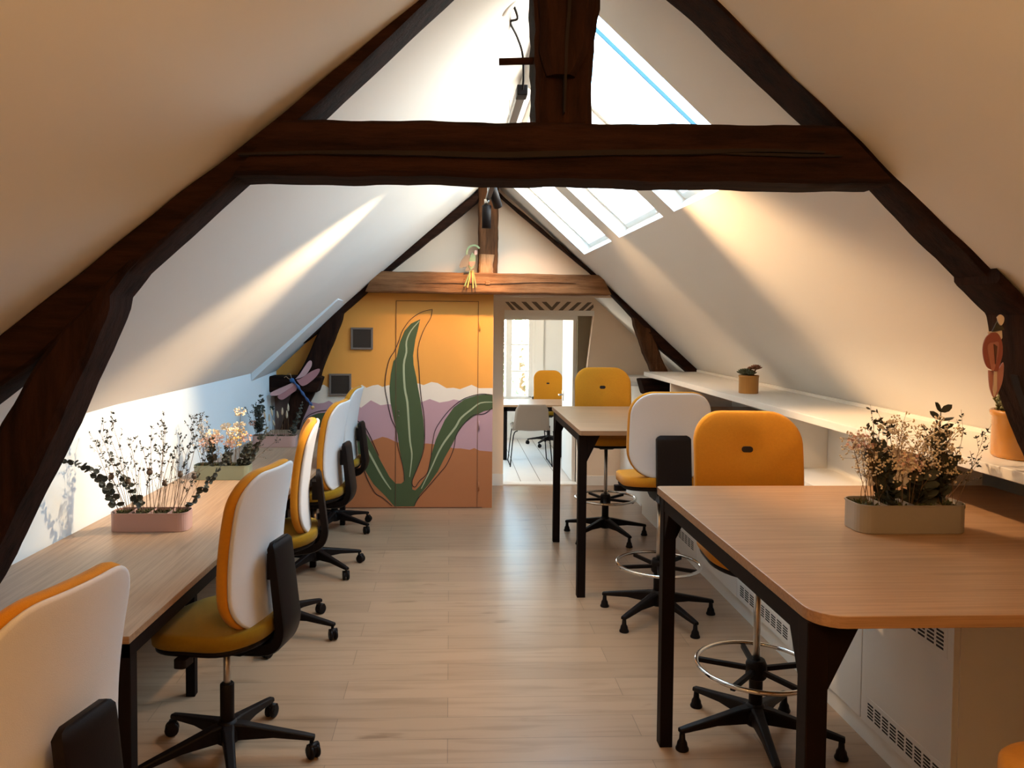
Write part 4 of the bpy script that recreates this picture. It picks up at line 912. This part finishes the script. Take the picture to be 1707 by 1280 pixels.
t=thing('succulent_pot','large glazed ochre pot of stonecrop partly behind the right strut','plant pot',(1.955,2.56,1.27))
b=MB(); b.lathe([(.088,0),(.094,.004),(.096,.012),(.096,.14),(.101,.145),(.102,.158),(.097,.163),(.090,.16),(.088,.13),(.01,.128)],32); b.build('pot',OCHRE,t)
b=MB(); b.lathe([(.087,.128),(.05,.14),(.005,.142)],16); b.build('soil',SOIL,t)
b=MB(); rng=random.Random(9)
for k in range(26):
    a=rng.uniform(0,6.28); r_=rng.random()**.5*.075; p=Vector((r_*math.cos(a),r_*math.sin(a),.135)); q=p+Vector((r_*math.cos(a)*.4-.02,r_*math.sin(a)*.5,rng.uniform(.03,.075)*(1.2-math.cos(a)*.8)))
    b.tube([p,q],.003,5)
    for j in range(12):
        d=Vector((rng.uniform(-1,1),rng.uniform(-1,1),rng.uniform(-.2,1))).normalized(); c=p.lerp(q,rng.uniform(.4,1.0)); b.ball(c+d*.008,.0065,0,6,4)
b.build('succulent',SUCL,t)
# ============================================================ HANGING FIGURES (flat painted wood cut-outs)
def pm(n,c): return mat(n,c,.6,noise=.05)
def flat(parent,name,poly,y,mt,th=.004):
    b=MB(); b.prism(poly,y,y+th,'y'); return par(b.build(name,mt,tri=True,bevel=.0008),parent)
D=thing('dragonfly_figure','flat pink-winged dragonfly with blue body fixed on the far left strut','ornament',(-1.28,6.75,1.2))
P1,P2_,P3,P4=pm('wing_pink',(.56,.33,.33)),pm('wing_rose',(.42,.19,.20)),pm('wing_peach',(.62,.42,.33)),pm('wing_deep',(.30,.11,.13))
flat(D,'upper_wing',cr(DF_WUR+DF_WUR[:1],3)[:-1],6.748,P1); flat(D,'lower_wing',cr(DF_WLR+DF_WLR[:1],3)[:-1],6.753,P2_)
flat(D,'upper_wing',cr(DF_WUL+DF_WUL[:1],3)[:-1],6.748,P1); flat(D,'lower_wing',cr(DF_WLL+DF_WLL[:1],3)[:-1],6.753,P2_)
b=MB(); bp=cr([(x,6.742,z) for x,z in DF_BODY],4); b.tube(bp,[.010+.004*math.sin(i*1.6) for i in range(len(bp))],8); par(b.build('body',pm('dragonfly_blue',(.03,.08,.22))),D)
b=MB(); hx,hz=DF_HEAD[0]; b.ball((hx,6.74,hz),.021,0,10,7); par(b.build('head',pm('dragonfly_head',(.02,.10,.27))),D)
for s in ((-.035,.02),(-.01,.045)):
    b=MB(); b.tube(cr([(hx,6.74,hz),(hx+s[0],6.735,hz+s[1]),(hx+s[0]-.012,6.73,hz+s[1]+.014),(hx+s[0]-.03,6.73,hz+s[1]+.004)],4),.0028,6); par(b.build('antenna',pm('antenna_tan',(.3,.2,.12))),D)
tx,tz_=DF_BODY[-1]; b=MB(); b.ball((tx,6.74,tz_-.01),.017,0,8,6); par(b.build('tail_tip',pm('tail_ochre',(.6,.34,.12))),D)
b=MB(); b.tube([(-1.25,6.755,1.2),(-1.25,6.90,1.2)],.003,6); par(b.build('fixing_pin',BLACK),D)
D=thing('parrot_figure','flat painted parrot with green hoop and long tail on the far tie beam','ornament',(.13,6.78,2.2))
flat(D,'hoop',ribbon(cr(PC_RING,5),.016,1),6.785,pm('hoop_green',(.26,.29,.13)))
flat(D,'wing',PC_FAN,6.780,pm('wing_brown',(.13,.09,.06))); flat(D,'wing',PC_FAN2,6.783,pm('wing_brown_dark',(.12,.085,.055)))
flat(D,'body',PC_BODY,6.775,pm('parrot_green',(.12,.17,.09))); flat(D,'chest',PC_CHEST,6.770,pm('parrot_coral',(.45,.12,.08)))
flat(D,'head',PC_HEAD,6.772,pm('parrot_pink',(.42,.25,.20)))
for i,q in enumerate(PC_TAIL): flat(D,'tail_feather',q,6.775,pm('feather%d'%i,[(.16,.20,.06),(.48,.28,.05),(.48,.28,.06),(.17,.17,.05),(.42,.07,.03)][i]))
b=MB(); b.tube([(.12,6.79,2.07),(.12,6.84,2.07)],.003,6); par(b.build('fixing_pin',BLACK),D)
D=thing('bird_figure','flat painted pink-winged bird with dark head on the near right strut','ornament',(1.6,2.05,1.6))
flat(D,'tail',cr(B2_TAIL+B2_TAIL[:1],3)[:-1],2.060,pm('bird_tail_rose',(.42,.19,.17))); flat(D,'tail_stripe',B2_TAILW,2.055,pm('bird_cream',(.62,.50,.42)))
flat(D,'chest',B2_CHEST,2.060,pm('bird_cream2',(.66,.56,.48))); flat(D,'neck',B2_NECK,2.056,pm('bird_dark',(.035,.03,.02)))
flat(D,'wing',cr(B2_WING+B2_WING[:1],3)[:-1],2.052,pm('bird_wing',(.26,.075,.06))); flat(D,'wing_inner',cr(B2_WINGIN+B2_WINGIN[:1],3)[:-1],2.048,pm('bird_wing_pink',(.36,.15,.12)))
flat(D,'head_patch',cr(B2_HEAD+B2_HEAD[:1],3)[:-1],2.051,pm('bird_head_white',(.6,.5,.42)))
flat(D,'wing_mark',[(B2_WING[0][0]+.004,B2_WING[0][1]-.03),(B2_WING[1][0]-.006,B2_WING[1][1]-.035),(B2_WING[1][0]-.008,B2_WING[1][1]-.08),(B2_WING[0][0]+.010,B2_WING[0][1]-.085)],2.044,pm('bird_mark',(.09,.035,.025)))
bx,bz=sum(p[0] for p in B2_WING)/9+.006,B2_WING[4][1]; b=MB(); b.tube([(bx+.005,2.06,bz-.005),(bx+.005,2.17,bz-.005)],.0025,6); par(b.build('fixing_pin',BLACK),D)
# ============================================================ MURAL VENTS
for (x,z,lb) in ((-.792,1.542,'upper square dark vent grille on the orange mural'),(-.986,1.125,'lower square dark vent grille over the mural clouds')):
    D=thing('wall_vent',lb,'vent',(x,7.05,z),0,'square wall vents in the mural')
    b=MB(); s=.099
    b.box(-s,s,-.004,.014,-s,-s+.018); b.box(-s,s,-.004,.014,s-.018,s); b.box(-s,-s+.018,-.004,.014,-s+.018,s-.018); b.box(s-.018,s,-.004,.014,-s+.018,s-.018); b.build('vent_frame',VENTF,D,bevel=.002)
    b=MB(); b.box(-s+.018,s-.018,.006,.010,-s+.018,s-.018)
    for k in range(14): zz=-s+.024+k*.0115; b.box(-s+.018,s-.018,.002,.007,zz,zz+.004)
    b.build('grille',VENT,D)
# ============================================================ TRACK LIGHTS
D=thing('track_light_rail','black and steel lighting rail hanging below the ridge','light rail',(.30,3.76,2.70))
b=MB(); b.box(-.018,.018,-.35,2.9,-.016,.016); b.build('rail',mat('rail_grey',(.08,.075,.07),.35,metal=.6),D,bevel=.002)
b=MB(); b.box(-.023,.023,-.43,-.35,-.022,.022); b.build('feed_end',PLAST,D,bevel=.004)
for y in (.3,1.6,2.7):
    b=MB(); b.tube([(0,y,.016),(0,y,.16)],.0015,6); b.build('suspension_wire',STEEL,D)
b=MB(); b.tube(cr([(0,-.43,.0),(.0,-.47,.04),(-.01,-.52,.12),(-.04,-.60,.16),(-.075,-.72,.17),(-.055,-.80,.155),(-.075,-.88,.17)],6),.0045,8); b.build('power_cable',BLACK,D)
b=MB(); b.lathe([(.045,0),(.045,.008),(.02,.012)],20,0,True,Matrix.Translation((-.09,-.88,.168))@Matrix.Rotation(R(141),4,'Y')); b.build('ceiling_rose',WHITE,D)
def head(label,loc,to,g):
    D=thing('spotlight',label,'spotlight',loc,0,g); q=(Vector(to)-Vector(loc)).to_track_quat('-Z','Y').to_matrix().to_4x4()
    b=MB(); b.lathe([(.034,-.10),(.036,-.10),(.036,.075),(.030,.085),(.005,.087)],24,0,True,q@Matrix.Translation((0,0,0)),True); b.build('lamp_can',PLAST,D)
    b=MB(); b.lathe([(.001,-.085),(.032,-.088),(.032,-.086),(.001,-.083)],20,0,True,q); b.build('lens',emis('lamp_lens',(1,.8,.5),6),D)
    b=MB(); b.tube([(0,0,.0),(0,0,.10)],.010,8); b.tube([(0,0,.09),(0,0,.13)],.02,10); b.build('swivel_arm',STEEL,D)
    return D
G='black cylinder spotlights on the ridge rail'
head('black cylinder spotlight angled down beside the far king post',(.345,6.2,2.70),(.55,6.6,2.2),G)
head('lower black cylinder spotlight hanging straight down before the far king post',(.285,6.25,2.55),(.285,6.27,2.0),G)
